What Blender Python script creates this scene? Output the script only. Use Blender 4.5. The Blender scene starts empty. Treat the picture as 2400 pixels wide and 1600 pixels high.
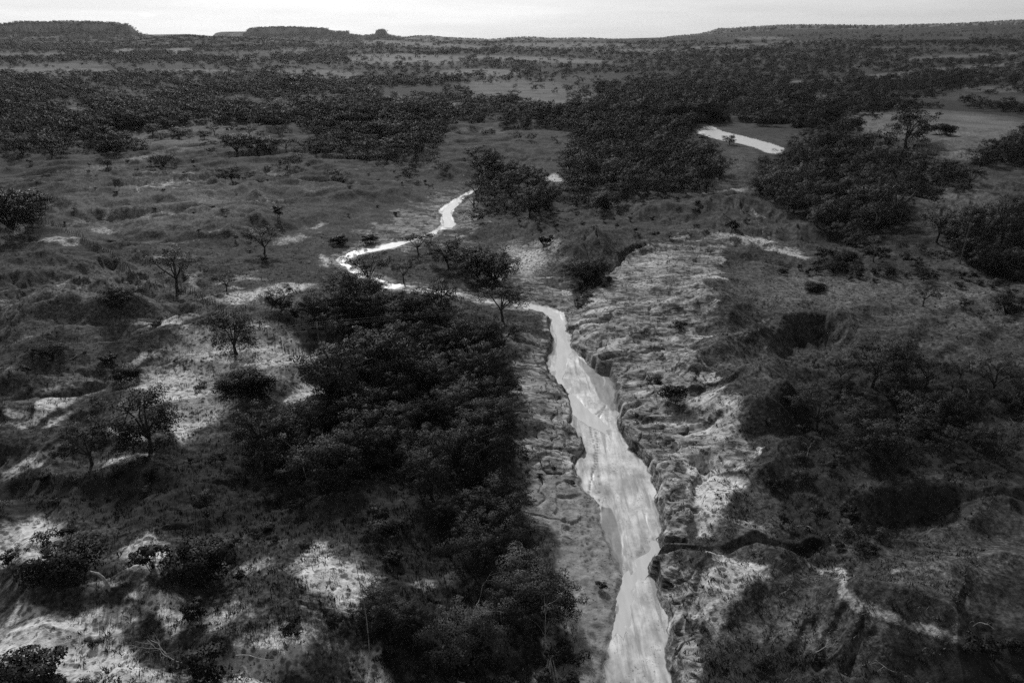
import bpy, math, random
import numpy as np
from mathutils import Vector
R = math.radians
random.seed(7); rng = np.random.default_rng(11)
sc = bpy.context.scene
COL = sc.collection

# ------------------------------------------------------------------ camera, sky, sun, exposure
H = 55.0; F = 1568.0; CU, CV = 1176.0, 784.0; PITCH = R(23.87)      # picture units: 2352 x 1568
cam = bpy.data.cameras.new('camera'); cam.sensor_width = 36.0; cam.lens = 36.0 * F / 2352.0
cam.clip_start = 0.5; cam.clip_end = 80000.0
camo = bpy.data.objects.new('camera', cam); COL.objects.link(camo)
camo.location = (0, 0, H); camo.rotation_euler = (R(90) - PITCH, 0, 0); sc.camera = camo

SUN_EL, SUN_AZ = R(37), R(-18)
world = bpy.data.worlds.new('World'); sc.world = world; world.use_nodes = True
wn, wl = world.node_tree.nodes, world.node_tree.links
wn.clear()
sky = wn.new('ShaderNodeTexSky'); sky.sky_type = 'NISHITA'; sky.sun_disc = False
sky.sun_elevation = SUN_EL; sky.sun_rotation = SUN_AZ; sky.dust_density = 1.0; sky.air_density = 1.0; sky.ozone_density = 1.0
bw = wn.new('ShaderNodeRGBToBW'); wl.new(sky.outputs[0], bw.inputs[0])
tc = wn.new('ShaderNodeTexCoord'); mp = wn.new('ShaderNodeMapping'); mp.inputs['Scale'].default_value = (2.2, 2.2, 26)
wl.new(tc.outputs['Generated'], mp.inputs[0])
cn = wn.new('ShaderNodeTexNoise'); cn.inputs['Scale'].default_value = 1.6; cn.inputs['Detail'].default_value = 5; cn.inputs['Roughness'].default_value = .55
wl.new(mp.outputs[0], cn.inputs['Vector'])
cr = wn.new('ShaderNodeMapRange'); cr.inputs[1].default_value = .35; cr.inputs[2].default_value = .7; cr.inputs[3].default_value = .9; cr.inputs[4].default_value = 1.1
wl.new(cn.outputs[0], cr.inputs[0])
SKY_FLOOR = 2.1                                                     # the thin even cloud sheet that whitens the whole sky
mxx = wn.new('ShaderNodeMath'); mxx.operation = 'MULTIPLY_ADD'; mxx.inputs[1].default_value = .66; mxx.inputs[2].default_value = SKY_FLOOR
wl.new(bw.outputs[0], mxx.inputs[0])
mm = wn.new('ShaderNodeMath'); mm.operation = 'MULTIPLY'; wl.new(mxx.outputs[0], mm.inputs[0]); wl.new(cr.outputs[0], mm.inputs[1])
cd_ = Vector((-0.434, 0.898, 0.0263)).normalized()
cs = wn.new('ShaderNodeMapping'); cs.inputs['Location'].default_value = (-cd_.x * 95, -cd_.y * 60, -cd_.z * 330); cs.inputs['Scale'].default_value = (95, 60, 330); wl.new(tc.outputs['Generated'], cs.inputs[0])
cl_ = wn.new('ShaderNodeVectorMath'); cl_.operation = 'LENGTH'; wl.new(cs.outputs[0], cl_.inputs[0])
cm = wn.new('ShaderNodeMapRange'); cm.interpolation_type = 'SMOOTHSTEP'; cm.inputs[1].default_value = .1; cm.inputs[2].default_value = 1.1; cm.inputs[3].default_value = 1.6; cm.inputs[4].default_value = 0; wl.new(cl_.outputs['Value'], cm.inputs[0])
ma_ = wn.new('ShaderNodeMath'); ma_.operation = 'ADD'; wl.new(mm.outputs[0], ma_.inputs[0]); wl.new(cm.outputs[0], ma_.inputs[1]); mm = ma_
bg = wn.new('ShaderNodeBackground'); bg.inputs[1].default_value = 0.1
wo = wn.new('ShaderNodeOutputWorld'); wl.new(mm.outputs[0], bg.inputs[0]); wl.new(bg.outputs[0], wo.inputs[0])

sun = bpy.data.lights.new('sun', 'SUN'); sun.energy = 4.8; sun.angle = R(4); sun.color = (1, 1, 1)
suno = bpy.data.objects.new('sun', sun); COL.objects.link(suno)
sv = Vector((math.sin(SUN_AZ) * math.cos(SUN_EL), math.cos(SUN_AZ) * math.cos(SUN_EL), math.sin(SUN_EL)))
suno.rotation_euler = (-sv).to_track_quat('-Z', 'Y').to_euler(); suno.location = (0, 0, 300)
sc.view_settings.view_transform = 'Standard'; sc.view_settings.look = 'None'
sc.view_settings.exposure = -0.06; sc.view_settings.gamma = 1.0
sc.cycles.max_bounces = 4; sc.cycles.diffuse_bounces = 2; sc.cycles.glossy_bounces = 2; sc.cycles.volume_bounces = 0
sc.cycles.use_denoising = False; sc.cycles.sample_clamp_indirect = 1.0; sc.cycles.sample_clamp_direct = 6.0; sc.cycles.caustics_reflective = False; sc.cycles.caustics_refractive = False

# ------------------------------------------------------------------ geometry of the view (to place things on the ground)
CP, SP = math.cos(PITCH), math.sin(PITCH)
def ray(u, v):
    dx = (np.asarray(u, float) - CU) / F; dy = (CV - np.asarray(v, float)) / F
    return dx, CP + dy * SP, -SP + dy * CP
def U(u, v, z=0.0):                                                 # a point of the photograph -> the plane at height z
    x, y, w = ray(u, v); t = (z - H) / np.minimum(w, -1e-4)
    return np.stack([x * t, y * t], -1)
def proj(x, y, z):
    zz = z - H; dep = y * CP - zz * SP; up = y * SP + zz * CP
    dep = np.maximum(dep, .1)
    return CU + F * x / dep, CV - F * up / dep, dep

# ------------------------------------------------------------------ noise
_p = rng.permutation(256).astype(np.int32); _p = np.concatenate([_p, _p, _p])
_g = np.stack([np.cos(np.arange(16) * math.tau / 16), np.sin(np.arange(16) * math.tau / 16)], -1).astype(np.float32)
def perlin(x, y):
    x = np.asarray(x, np.float64); y = np.asarray(y, np.float64)
    xf0 = np.floor(x); yf0 = np.floor(y)
    xi = xf0.astype(np.int64) & 255; yi = yf0.astype(np.int64) & 255
    xf = (x - xf0).astype(np.float32); yf = (y - yf0).astype(np.float32)
    u = xf * xf * xf * (xf * (xf * 6 - 15) + 10); v = yf * yf * yf * (yf * (yf * 6 - 15) + 10)
    def gd(a, b, fx, fy):
        g = _g[_p[_p[(xi + a) & 255] + ((yi + b) & 255)] & 15]
        return g[..., 0] * fx + g[..., 1] * fy
    n00 = gd(0, 0, xf, yf); n10 = gd(1, 0, xf - 1, yf); n01 = gd(0, 1, xf, yf - 1); n11 = gd(1, 1, xf - 1, yf - 1)
    a = n00 + u * (n10 - n00); b = n01 + u * (n11 - n01)
    return (a + v * (b - a)) * 1.4
def fbm(x, y, o=4, g=.5, l=2.03):
    s = 0; a = 1; t = 0
    for i in range(o):
        s = s + a * perlin(x + i * 17.3, y - i * 9.1); t += a; a *= g; x = x * l; y = y * l
    return s / t
def ridged(x, y, o=3):
    s = 0; a = 1; t = 0
    for i in range(o):
        s = s + a * (1 - np.abs(perlin(x + i * 31.7, y + i * 11.9)) * 2); t += a; a *= .5; x = x * 2.1; y = y * 2.1
    return s / t
def sst(x, a, b):
    t = np.clip((x - a) / (b - a), 0, 1); return t * t * (3 - 2 * t)
def seg_d(px, py, pts, closed=False, halo=1e9):                     # distance to a polyline and the place along it
    pts = np.asarray(pts, float); d = np.full(px.shape, 1e9); n = len(pts)
    for i in range(n if closed else n - 1):
        a = pts[i]; b = pts[(i + 1) % n]; e = b - a; L = e @ e + 1e-9
        t = np.clip(((px - a[0]) * e[0] + (py - a[1]) * e[1]) / L, 0, 1)
        d = np.minimum(d, (px - a[0] - t * e[0]) ** 2 + (py - a[1] - t * e[1]) ** 2)
    return np.sqrt(d)
def seg_dt(px, py, pts):
    d = np.full(px.shape, 1e9); tt = np.zeros(px.shape); L = np.r_[0, np.cumsum(np.hypot(*np.diff(pts, axis=0).T))]
    for i in range(len(pts) - 1):
        a = pts[i]; e = pts[i + 1] - a; t = np.clip(((px - a[0]) * e[0] + (py - a[1]) * e[1]) / (e @ e + 1e-9), 0, 1)
        q = (px - a[0] - t * e[0]) ** 2 + (py - a[1] - t * e[1]) ** 2; k = q < d; d = np.where(k, q, d); tt = np.where(k, (L[i] + t * (L[i + 1] - L[i])) / L[-1], tt)
    return np.sqrt(d) + 1e-6 + 1j * tt
def inside(px, py, pts):
    pts = np.asarray(pts, float); r = np.zeros(px.shape, bool); n = len(pts)
    for i in range(n):
        a = pts[i]; b = pts[(i + 1) % n]
        if a[1] == b[1]: continue
        c = ((a[1] > py) != (b[1] > py)) & (px < (b[0] - a[0]) * (py - a[1]) / (b[1] - a[1]) + a[0])
        r ^= c
    return r
def sdf(px, py, pts):
    d = seg_d(px, py, pts, True); return np.where(inside(px, py, pts), -d, d)
def local(px, py, pts, pad, fn, fill, ty=float):                              # evaluate only near the feature
    pts = np.asarray(pts, float); lo = pts.min(0) - pad; hi = pts.max(0) + pad
    m = (px > lo[0]) & (px < hi[0]) & (py > lo[1]) & (py < hi[1])
    out = np.full(px.shape, fill, ty)
    if m.any(): out[m] = fn(px[m], py[m], pts)
    return out

# ------------------------------------------------------------------ outlines read off the photograph (picture units)
RIV_MAIN = [(1183,696),(1221,706),(1250,721),(1265,735),(1263,760),(1275,784),(1272,800),(1259,818),(1252,836),(1266,865),(1282,890),(1309,913),
  (1315,942),(1311,977),(1322,997),(1341,1038),(1329,1053),(1318,1067),(1322,1087),(1333,1114),(1352,1138),(1372,1165),(1384,1210),(1398,1258),(1418,1305),
  (1434,1328),(1423,1359),(1412,1408),(1405,1447),(1392,1492),(1389,1568),(1375,1760),(1580,1760),(1545,1568),(1538,1530),(1534,1489),(1539,1465),(1531,1435),(1524,1406),
  (1516,1375),(1507,1350),(1502,1327),(1491,1321),(1488,1303),(1495,1289),(1517,1272),(1560,1268),(1517,1258),(1513,1233),(1513,1200),(1516,1166),(1509,1143),(1511,1121),(1507,1107),
  (1489,1074),(1468,1051),(1444,1033),(1435,1013),(1421,981),(1420,959),(1423,953),(1410,926),(1414,897),(1401,859),(1372,857),(1354,845),(1331,818),
  (1313,798),(1311,771),(1301,757),(1299,717),(1260,704),(1184,690)]
RIV_LINK = [(811,612),(824,621),(870,640),(900,650),(980,662),(1060,672),(1121,684),(1190,690),(1260,704),(1250,722),(1180,702),(1119,696),(1060,684),(980,674),(890,664),(840,652),(800,622)]
RIV_UP = [(1096,435),(1067,457),(1045,480),(1039,489),(1042,507),(1049,515),(1038,527),(1011,529),(995,542),(973,550),(939,556),(905,571),(860,580),(826,585),
  (813,593),(795,604),(811,613),(828,622),(824,630),(804,622),(781,610),(772,602),(776,590),(790,586),(813,573),(860,563),(912,555),(939,550),(973,539),(1002,526),(1010,513),(1015,495),(1006,489),(1008,480),(1035,462),(1058,450),(1085,434)]
RIV_FAR = [(1636,290),(1660,302),(1712,314),(1745,323),(1775,331),(1802,341),(1796,356),(1762,352),(1735,341),(1700,331),(1660,324),(1630,316),(1600,306),(1600,296)]
RIVERS = [U(*np.array(p).T) for p in (RIV_MAIN, RIV_LINK, RIV_UP, RIV_FAR)]
def W(pts, z=4.0): return U(*np.array(pts, float).T, z)

# crests (+) and gullies (-): outline, height, half width in metres, assumed height of the ground there
CRESTS = [
 ([(1855,1300),(1910,1335),(1960,1372),(2030,1408),(2110,1440),(2190,1472),(2300,1500)], 3.6, 5.0, 5),
 ([(2040,1330),(2100,1322),(2150,1312),(2190,1322),(2260,1308),(2352,1288),(2420,1270)], 2.2, 3.0, 5),
 ([(2140,1214),(2200,1190),(2225,1165),(2240,1140),(2352,1130)], .8, 2.5, 5),
 ([(1560,1385),(1600,1340),(1640,1290),(1690,1270)], 1.2, 4, 3),
 ([(1700,1195),(1760,1240),(1830,1310)], 1.4, 2.5, 4),
 ([(1690,980),(1720,960),(1770,930),(1830,900)], 1.8, 4, 5),
 ([(1480,655),(1530,625),(1600,622)], .9, 5, 4),
 ([(1640,745),(1700,700),(1745,665)], 1.6, 3.5, 5), ([(1590,720),(1650,672),(1700,655)], 1.5, 3.5, 5),
 ([(1560,655),(1610,632),(1700,615)], 1.2, 4, 5), ([(1700,790),(1760,752),(1800,735)], 1.3, 3, 5),
 ([(1255,600),(1290,570),(1320,545),(1350,545),(1420,590)], 2.6, 7, 4), ([(1300,620),(1320,580),(1330,545)], 1.0, 3, 4),
 ([(1380,600),(1370,560),(1345,540)], 1.2, 3, 4),
 ([(1430,490),(1500,480),(1580,478),(1700,470),(1800,485)], 2.2, 9, 4),
 ([(1070,520),(1130,505),(1220,500),(1300,525)], 1.8, 8, 4), ([(1000,395),(1060,372),(1120,365)], 2.0, 9, 4),
 ([(760,455),(820,430),(900,430),(940,445)], 2.2, 10, 4), ([(480,545),(520,520),(580,495),(640,520)], 2.0, 8, 4),
 ([(300,520),(420,490),(520,470)], 1.4, 7, 4), ([(1330,760),(1420,755),(1520,750)], .5, 4, 3),
 ([(1545,880),(1600,840),(1680,790),(1760,755)], 2.0, 3.5, 4), ([(1600,965),(1690,905),(1790,868),(1860,850)], 2.2, 3.5, 4), ([(1690,1005),(1760,962),(1850,925)], 2.0, 3.2, 4), ([(1720,1100),(1790,1050),(1880,1020)], 1.8, 3, 4), ([(1500,715),(1560,690),(1640,665)], 1.3, 3, 4),
 ([(0,690),(110,665),(200,648),(290,615)], 1.5, 4, 4), ([(0,745),(70,728),(130,695),(240,680),(300,650)], 1.7, 4, 4), ([(0,790),(60,760),(150,715),(190,730),(270,690)], 1.5, 3.5, 4),
 ([(0,640),(100,625),(230,590)], 1.1, 4, 4), ([(0,600),(120,590),(260,560)], .9, 4, 4), ([(40,770),(150,740),(250,740),(330,700)], 1.3, 3, 4), ([(0,840),(120,790),(230,760)], 1.4, 3.5, 4),
 ([(350,800),(400,770),(480,745)], 1.0, 3, 4), ([(0,1120),(70,1060),(150,1010),(230,960)], 1.2, 4, 5), ([(0,930),(100,905),(220,870)], 1.2, 4, 4),
 ([(250,1340),(330,1370),(420,1390),(500,1400)], 1.2, 4, 5), ([(640,1560),(690,1480),(760,1440)], 1.2, 4, 5),
]
GULLIES = [
 ([(1500,1279),(1560,1276),(1620,1279),(1680,1276),(1730,1278),(1775,1296),(1830,1300),(1880,1290)], 1.3, .9, 1.0),
 ([(1285,728),(1303,710),(1328,694),(1338,672),(1343,648),(1375,634),(1415,612),(1440,592),(1475,573)], 2.4, 1.1, 1.5),
 ([(1475,573),(1540,554),(1640,560),(1720,574),(1850,592)], .9, 1.5, 4),
 ([(1418,960),(1440,948),(1465,940)], 1.2, .7, 1),
 ([(1300,752),(1320,750),(1352,746),(1400,742)], 1.4, 1.1, 1.5),
 ([(1385,812),(1440,808),(1515,802)], 1.2, .9, 3), ([(1312,862),(1280,880)], .4, .6, 1),
 ([(1690,1090),(1640,1060),(1600,1045)], .9, 1.2, 3), ([(1560,905),(1640,890),(1700,880)], 1.1, 2, 4),
 ([(1600,1205),(1605,1120),(1625,1045)], .9, 1.0, 2.5),
 ([(60,458),(150,440),(250,432),(330,418),(420,412),(520,402)], 1.6, 1.8, 4), ([(0,408),(120,403)], 1.2, 2, 4),
 ([(240,590),(300,640),(340,690),(420,720)], 1.5, 3, 4), ([(0,555),(60,545)], 1, 2, 4),
 ([(0,965),(90,935),(180,915),(260,885)], .8, 1.2, 4), ([(0,1130),(60,1085),(130,1040)], .8, 1.5, 4),
 ([(1545,1568),(1560,1470),(1590,1420),(1610,1350),(1640,1320)], .5, 1.0, 1.5),
 ([(1861,1406),(1835,1476)], .5, .6, 5), ([(1888,1409),(1861,1459)], .5, .6, 5), ([(1931,1409),(1915,1460),(1888,1509)], .5, .6, 5), ([(1981,1443),(1955,1516)], .4, .6, 5), ([(1998,1476),(1965,1516)], .4, .6, 5), ([(1790,1400),(1770,1440)], .4, .6, 5),
  ([(1200,1030),(1270,1028),(1340,1030)], .35, .5, 1.5),
 ([(1225,1065),(1260,1045),(1330,1052)], .3, .5, 1.5), ([(1330,1120),(1290,1130),(1280,1165)], .35, .5, 1.5),
]
# scooped hollows: outline, depth, edge width
BOWLS = [
 ([(1762,756),(1800,722),(1850,712),(1905,720),(1950,742),(1995,770),(2060,792),(2130,815),(2080,850),(1960,870),(1870,865),(1790,880),(1750,800)], 6.2, 3.2, 5),
 ([(1655,690),(1700,664),(1755,664),(1772,690),(1740,720),(1690,760),(1650,760)], 3.0, 3.0, 5),
 ([(1600,650),(1640,622),(1700,612),(1752,628),(1740,650),(1690,668),(1620,690)], 2.6, 3.0, 5),
 ([(1950,1150),(1965,1118),(2020,1102),(2100,1092),(2180,1098),(2260,1116),(2352,1122),(2420,1118),(2420,1135),(2330,1138),(2245,1141),(2236,1165),(2205,1190),(2140,1215),(2060,1222),(1985,1200)], 2.8, 2.4, 5.5),
 ([(2260,1490),(2352,1450),(2500,1420),(2500,1700),(2120,1700),(2170,1600),(2230,1530),(2200,1500)], 3.6, 7.0, 5.5),
 ([(350,1470),(370,1460),(395,1462),(385,1478),(350,1483)], .6, .5, 5),
]
# ------------------------------------------------------------------ the ground as one height field
def river_d(x, y):
    d = np.full(x.shape, 400.0)
    for k, P in enumerate(RIVERS):
        d = np.minimum(d, local(x, y, P, 170 if k < 3 else 60, sdf, 400.0))
    return d
def mesa_rise(x, y):                                                # the long swell on the right and low rolling ground far off
    r = np.hypot(x, y); az = np.degrees(np.arctan2(x, y))
    tu = np.array([-400,0,500,1100,1350,1480,1600,1700,1900,2100,2352,2700]); tv = np.array([97,97,97,97,95,91,84,76,70,68,60,54])
    x_, y_, w_ = ray(tu, tv); tz = np.maximum(H + w_ * 3600 / np.hypot(x_, y_), 0); top = np.interp(az, np.degrees(np.arctan2(x_, y_)), tz)
    w = sst(r, 900, 3600) ** 1.2
    return top * w + 3.0 * fbm(x / 260, y / 260, 3) * sst(r, 540, 1000) + 6 * fbm(x / 500 + 7, y / 500, 3) * sst(r, 1500, 4000)
def height(x, y):
    r = np.hypot(x, y)
    near = r < 530
    z = np.empty(x.shape); d = np.full(x.shape, 400.0)
    xn, yn = x[near], y[near]
    wob = .9 * fbm(xn / 5.5, yn / 5.5, 3) + .4 * fbm(xn / 1.5, yn / 1.5, 3)
    d[near] = river_d(xn + wob, yn + .8 * wob)
    un, vn, _ = proj(xn, yn, np.zeros_like(xn))
    dn = d[near]
    soft = sst(vn, 1070, 1110) * (1 - sst(vn, 1640, 1680)) * (un < np.interp(vn, [1070,1568],[1400,1455]))     # the gentle sandy bank on the near left
    step = (1.0 + 1.0 * sst(fbm(xn / 9, yn / 9 + 4, 2), -.3, .4)) * (1 - .85 * soft) * np.where(un < 1330, .75, 1.1)
    up_ = 1 - sst(vn, 690, 745)
    zz = step * (1 - .8 * up_) * sst(dn, 0.0, .55) + 4.2 * (1 - np.exp(-np.maximum(dn, 0) / (26 + 10 * soft + 70 * up_)))
    hill = sst(dn, 4 + 8 * up_, 34 + 25 * up_) * (1 - .78 * (1 - sst(local(xn, yn, W([(1640,600),(1900,600),(2352,640),(2600,660),(2600,830),(2250,815),(2100,780),(1980,735),(1900,705),(1850,700),(1760,690)], 5), 30, sdf, 1e3), -6, 10)))
    # rolling grass hills with erosion rills
    hill *= 1 - .7 * (1 - sst(local(xn, yn, W([(1720,1300),(1900,1230),(2352,1170),(2700,1200),(2700,1900),(1600,1900),(1650,1440)], 5), 20, sdf, 1e3), -5, 4))
    lf = sst(-xn, -25, 40); w1 = .7 * perlin(xn / 40, yn / 40)
    zz += hill * (3.0 * fbm(xn / 44, yn / 34, 2) + 1.5 * (1 - .75 * lf) * (ridged(xn / 19 + w1, yn / 24, 2) - .4) + lf * 3.0 * (ridged(xn / 60 + yn / 80 + w1, yn / 24 - xn / 85 + .4 * w1, 2) - .45) + lf * 1.0 * ridged(xn / 15 + w1, yn / 12 - xn / 60, 1))
    for pts, h, w, zr in CRESTS:
        P = W(pts, zr)
        dd = local(xn + 1.5 * perlin(xn / 8, yn / 8), yn + 1.5 * perlin(yn / 8, xn / 8), P, w * 3.2, seg_dt, 1e3, complex)
        tt = dd.imag; dd = dd.real
        zz += (1.6 if np.mean([q_[0] for q_ in pts]) < 330 else 1.25) * h * sst(tt, -.02, .3) * (1 - sst(tt, .7, 1.02)) * np.exp(-np.abs(dd / w) ** 1.5) * sst(dn, .5, 6)
    for pts, h, w, zr in BOWLS:
        P = W(pts, zr)
        wv = 2.2 * perlin(xn / 5.2, yn / 5.2) + 1.0 * perlin(xn / 1.9, yn / 1.9)
        dd = local(xn, yn, P, 12, sdf, 1e3) + wv * (.25 if zr == 5.5 else .5)
        pv_ = np.array([q_[1] for q_ in pts]); k_ = 1.0 if zr == 5.5 else sst(pv_.max() - vn, -.05 * np.ptp(pv_), .75 * np.ptp(pv_))
        zz -= h * k_ * (1 - sst(dd, -w * 1.6, .5)) * (1 + (.05 if zr == 5.5 else .22) * ridged(xn / 1.9 + .3 * perlin(xn, yn), yn / 7, 2)) - .35 * h * k_ * np.exp(-(dd / 2.5) ** 2) * .3
    for pts, h, w, zr in GULLIES:
        P = W(pts, zr)
        wv = .5 * perlin(xn / 2.5, yn / 2.5)
        dd = local(xn + wv, yn - wv, P, w * 4, seg_d, 1e3)
        g = h * (1 - sst(dd, w * .25, w * 1.15))
        zz = np.maximum(zz - g, np.minimum(zz, .02))
    z[near] = zz
    z[~near] = 4.2
    z += mesa_rise(x, y)
    z[near] = np.where(d[near] <= 0, 0.0, z[near])
    return z, d

# picture-like spacing so that the mesh is as fine as the photograph needs at every distance
vs = np.concatenate([np.arange(1900, 400, -1.9), np.arange(400, 92, -1.1)])
ang = PITCH + np.arctan((vs - CV) / F)
rad = H / np.tan(ang)
rad = rad[rad < 9000]
rad = np.concatenate([[3, 10, 18, 24], rad[rad > 27], [10000, 11500, 13000, 15000]])
azs = np.concatenate([np.linspace(-180, -52, 40)[:-1], np.linspace(-52, -41, 150)[:-1], np.linspace(-41, 41, 1150)[:-1], np.linspace(41, 52, 150)[:-1], np.linspace(52, 180, 40)])
NR, NA = len(rad), len(azs)
RR, AA = np.meshgrid(rad, np.radians(azs), indexing='ij')
GX, GY = RR * np.sin(AA), RR * np.cos(AA)
GZ, GD = height(GX.ravel(), GY.ravel()); GZ = GZ.reshape(NR, NA); GD = GD.reshape(NR, NA)

def hash2(i, j, k): 
    h = np.sin(i * 127.1 + j * 311.7 + k * 74.7) * 43758.5453; return h - np.floor(h)
def rills(Z, wl, amp, cap):
    """gullies that run down the slopes of Z, one every wl metres or so"""
    B = Z.copy()
    for _ in range(2): B[1:-1, 1:-1] = (B[1:-1, 1:-1] * 2 + B[:-2, 1:-1] + B[2:, 1:-1] + B[1:-1, :-2] + B[1:-1, 2:]) / 6
    dr = np.gradient(B, axis=0) / np.gradient(RR, axis=0); da = np.gradient(B, axis=1) / (np.gradient(AA, axis=1) * RR)
    gx = dr * np.sin(AA) + da * np.cos(AA); gy = dr * np.cos(AA) - da * np.sin(AA)
    m = (RR < 420) & (np.abs(azs)[None, :] < 60) & (GD > 1)
    x, y, gx, gy = GX[m] / wl, GY[m] / wl, gx[m], gy[m]; sl = np.hypot(gx, gy) + 1e-6
    px_, py_ = -gy / sl, gx / sl; xi, yi = np.floor(x), np.floor(y); va = np.zeros_like(x); wt = np.zeros_like(x)
    for i in (-1, 0, 1):
        for j in (-1, 0, 1):
            ci, cj = xi + i, yi + j; qx = x - ci - hash2(ci, cj, 1); qy = y - cj - hash2(ci, cj, 2)
            w = np.exp(-2.2 * (qx * qx + qy * qy)); va += w * np.cos((qx * px_ + qy * py_) * math.tau + 1.5 * hash2(ci, cj, 3)); wt += w
    e = va / np.maximum(wt, 1e-3); out = np.zeros_like(Z); out[m] = e * np.minimum(sl, cap) / cap * amp; return out
# ---- what covers the ground: pale sand, rock, dark scrub, wetness; tufts, mud
gu, gv, gdep = proj(GX, GY, GZ)
pxm = gdep / F                                                      # metres per picture unit
def warp(s): return fbm(GX / s, GY / s, 3)
wu = gu + np.clip(warp(9.0) * 5.5 / pxm, -75, 75); wv_ = gv + np.clip(fbm(GX / 8 + 50, GY / 8, 4) * 2.6 / pxm, -30, 30) * np.clip((gv - 100) / 300, .05, 1)
def ell(E, out, edge=.15):
    for (u, v, a, b, rot, s) in E:
        m = (np.abs(gu - u) < a * 1.8 + b + 80) & (np.abs(gv - v) < b * 1.8 + a * abs(math.sin(R(rot))) + 35)
        if not m.any(): continue
        x = wu[m] - u; y = wv_[m] - v; c, n = math.cos(R(rot)), math.sin(R(rot))
        q = np.hypot((x * c + y * n) / a, (-x * n + y * c) / b)
        out[m] = np.maximum(out[m], s * (1 - sst(q, edge, 1.4)))
def lin(L, out):
    for (pts, w, s) in L:
        d = local(wu, wv_, pts, w * 2 + 5, seg_d, 1e3); np.maximum(out, s * (1 - sst(d, w * .3, w * 1.2)), out=out)
def pol(Ps, out, soft=10, k=1.0):
    for (pts, s) in Ps:
        d = local(gu + (wu - gu) * k, gv + (wv_ - gv) * k, pts, soft * 2, sdf, 1e3); np.maximum(out, s * (1 - sst(d, -soft, soft)), out=out)
sand = np.zeros((NR, NA)); rock = np.zeros((NR, NA)); scrub = np.zeros((NR, NA)); wet = np.zeros((NR, NA)); tuft = np.zeros((NR, NA)); mud = np.zeros((NR, NA)); dry = np.zeros((NR, NA))

pol([([(588,768),(640,782),(700,830),(742,852),(735,885),(692,935),(668,925),(690,880),(640,852),(622,830)], 1.),
     ([(450,785),(505,770),(520,815),(600,812),(610,842),(480,856),(470,815)], .8),
     ([(325,902),(350,880),(450,868),(465,905),(505,930),(480,960),(430,988),(410,1010),(400,960),(378,930)], 1.),
     ([(0,1400),(80,1415),(180,1440),(280,1450),(330,1500),(440,1530),(450,1640),(270,1640),(230,1520),(150,1480),(60,1480),(0,1500)], .85),
     ([(540,1520),(640,1470),(690,1455),(725,1500),(680,1530),(600,1535),(560,1600),(500,1600)], .7)], sand, 26)
ell([(60,1240,100,62,0,.8),(340,1272,85,52,8,.75),(150,1510,210,80,8,.75),(620,1500,170,66,-12,.65),(760,1342,95,66,0,.85),(860,1524,85,56,15,.8),(420,1396,100,28,4,.9),(240,1420,120,40,0,.6),(560,1300,70,30,0,.4),(960,1145,70,44,20,.8),(1000,1395,60,40,30,.7),(420,900,120,60,-10,.5),(690,800,60,50,30,.7),(545,815,150,46,-5,.95),(535,765,120,34,-5,.85),(600,676,115,16,-9,.75),(650,665,60,8,-9,.9),(385,735,75,10,-9,.6),(275,1062,65,22,-20,.7),(290,1000,28,20,0,.55),(90,945,115,10,-17,.7),(20,945,35,12,0,.7),
     (80,1062,110,13,-35,.6),(60,1235,75,45,0,.6),(25,1285,55,30,0,.7),(330,1262,55,32,10,.65),(365,1300,45,40,0,.6),(405,1390,75,18,5,.8),(430,1430,32,28,0,.7),(318,1370,35,14,0,.8),
     (755,1350,75,50,0,.75),(700,1290,42,50,0,.5),(722,1248,32,40,0,.5),(860,1522,65,42,20,.7),(1000,1392,38,26,30,.6),(962,1342,42,30,0,.5),(960,1142,48,30,25,.7),
     (160,1560,100,30,0,.6),(420,860,90,26,-6,.7),(540,1400,45,26,0,.35),(200,1330,70,16,0,.45),(110,890,60,14,-10,.4),(140,955,60,8,-15,.5),
     (1650,1068,60,26,0,.95),(1652,1140,56,60,0,.9),(1622,1205,46,26,0,.75),(1665,1335,75,52,0,.7),(1685,1292,45,18,20,.65),(1622,1425,52,62,0,.5),(1640,940,90,40,-10,.55),
     (1215,600,75,42,0,.72),(1250,560,40,18,0,.5),(1180,575,30,30,0,.5),(1700,545,125,11,7,.75),(1800,576,65,9,12,.75),(1500,600,130,34,-14,.62),(1430,690,80,40,-8,.55),(1480,770,90,26,0,.55),(1480,860,60,22,0,.4),
     (1271,410,24,15,0,1.),(1690,437,42,9,-4,.65),(1640,441,70,5,-2,.6),(1690,368,58,30,0,.25),(1860,436,95,8,0,.45),(1960,465,70,6,8,.3),
     (60,452,14,8,0,.8),(240,499,17,6,0,.8),(170,506,34,12,0,.55),(245,531,40,5,0,.6),(673,549,46,14,-8,.6),(733,519,34,8,-10,.65),(735,600,24,8,0,.7),(690,540,40,7,0,.5),(450,640,40,12,-40,.4),(540,640,60,9,-20,.35),
     (200,390,120,8,-4,.45),(330,360,90,7,-8,.5),(420,345,70,6,-6,.45),(60,500,55,10,-18,.5),(630,400,60,7,5,.4),(720,430,60,8,0,.35),(500,462,70,6,0,.3),(1130,640,30,9,0,.5),(820,560,20,5,0,.5)], sand)
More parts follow.
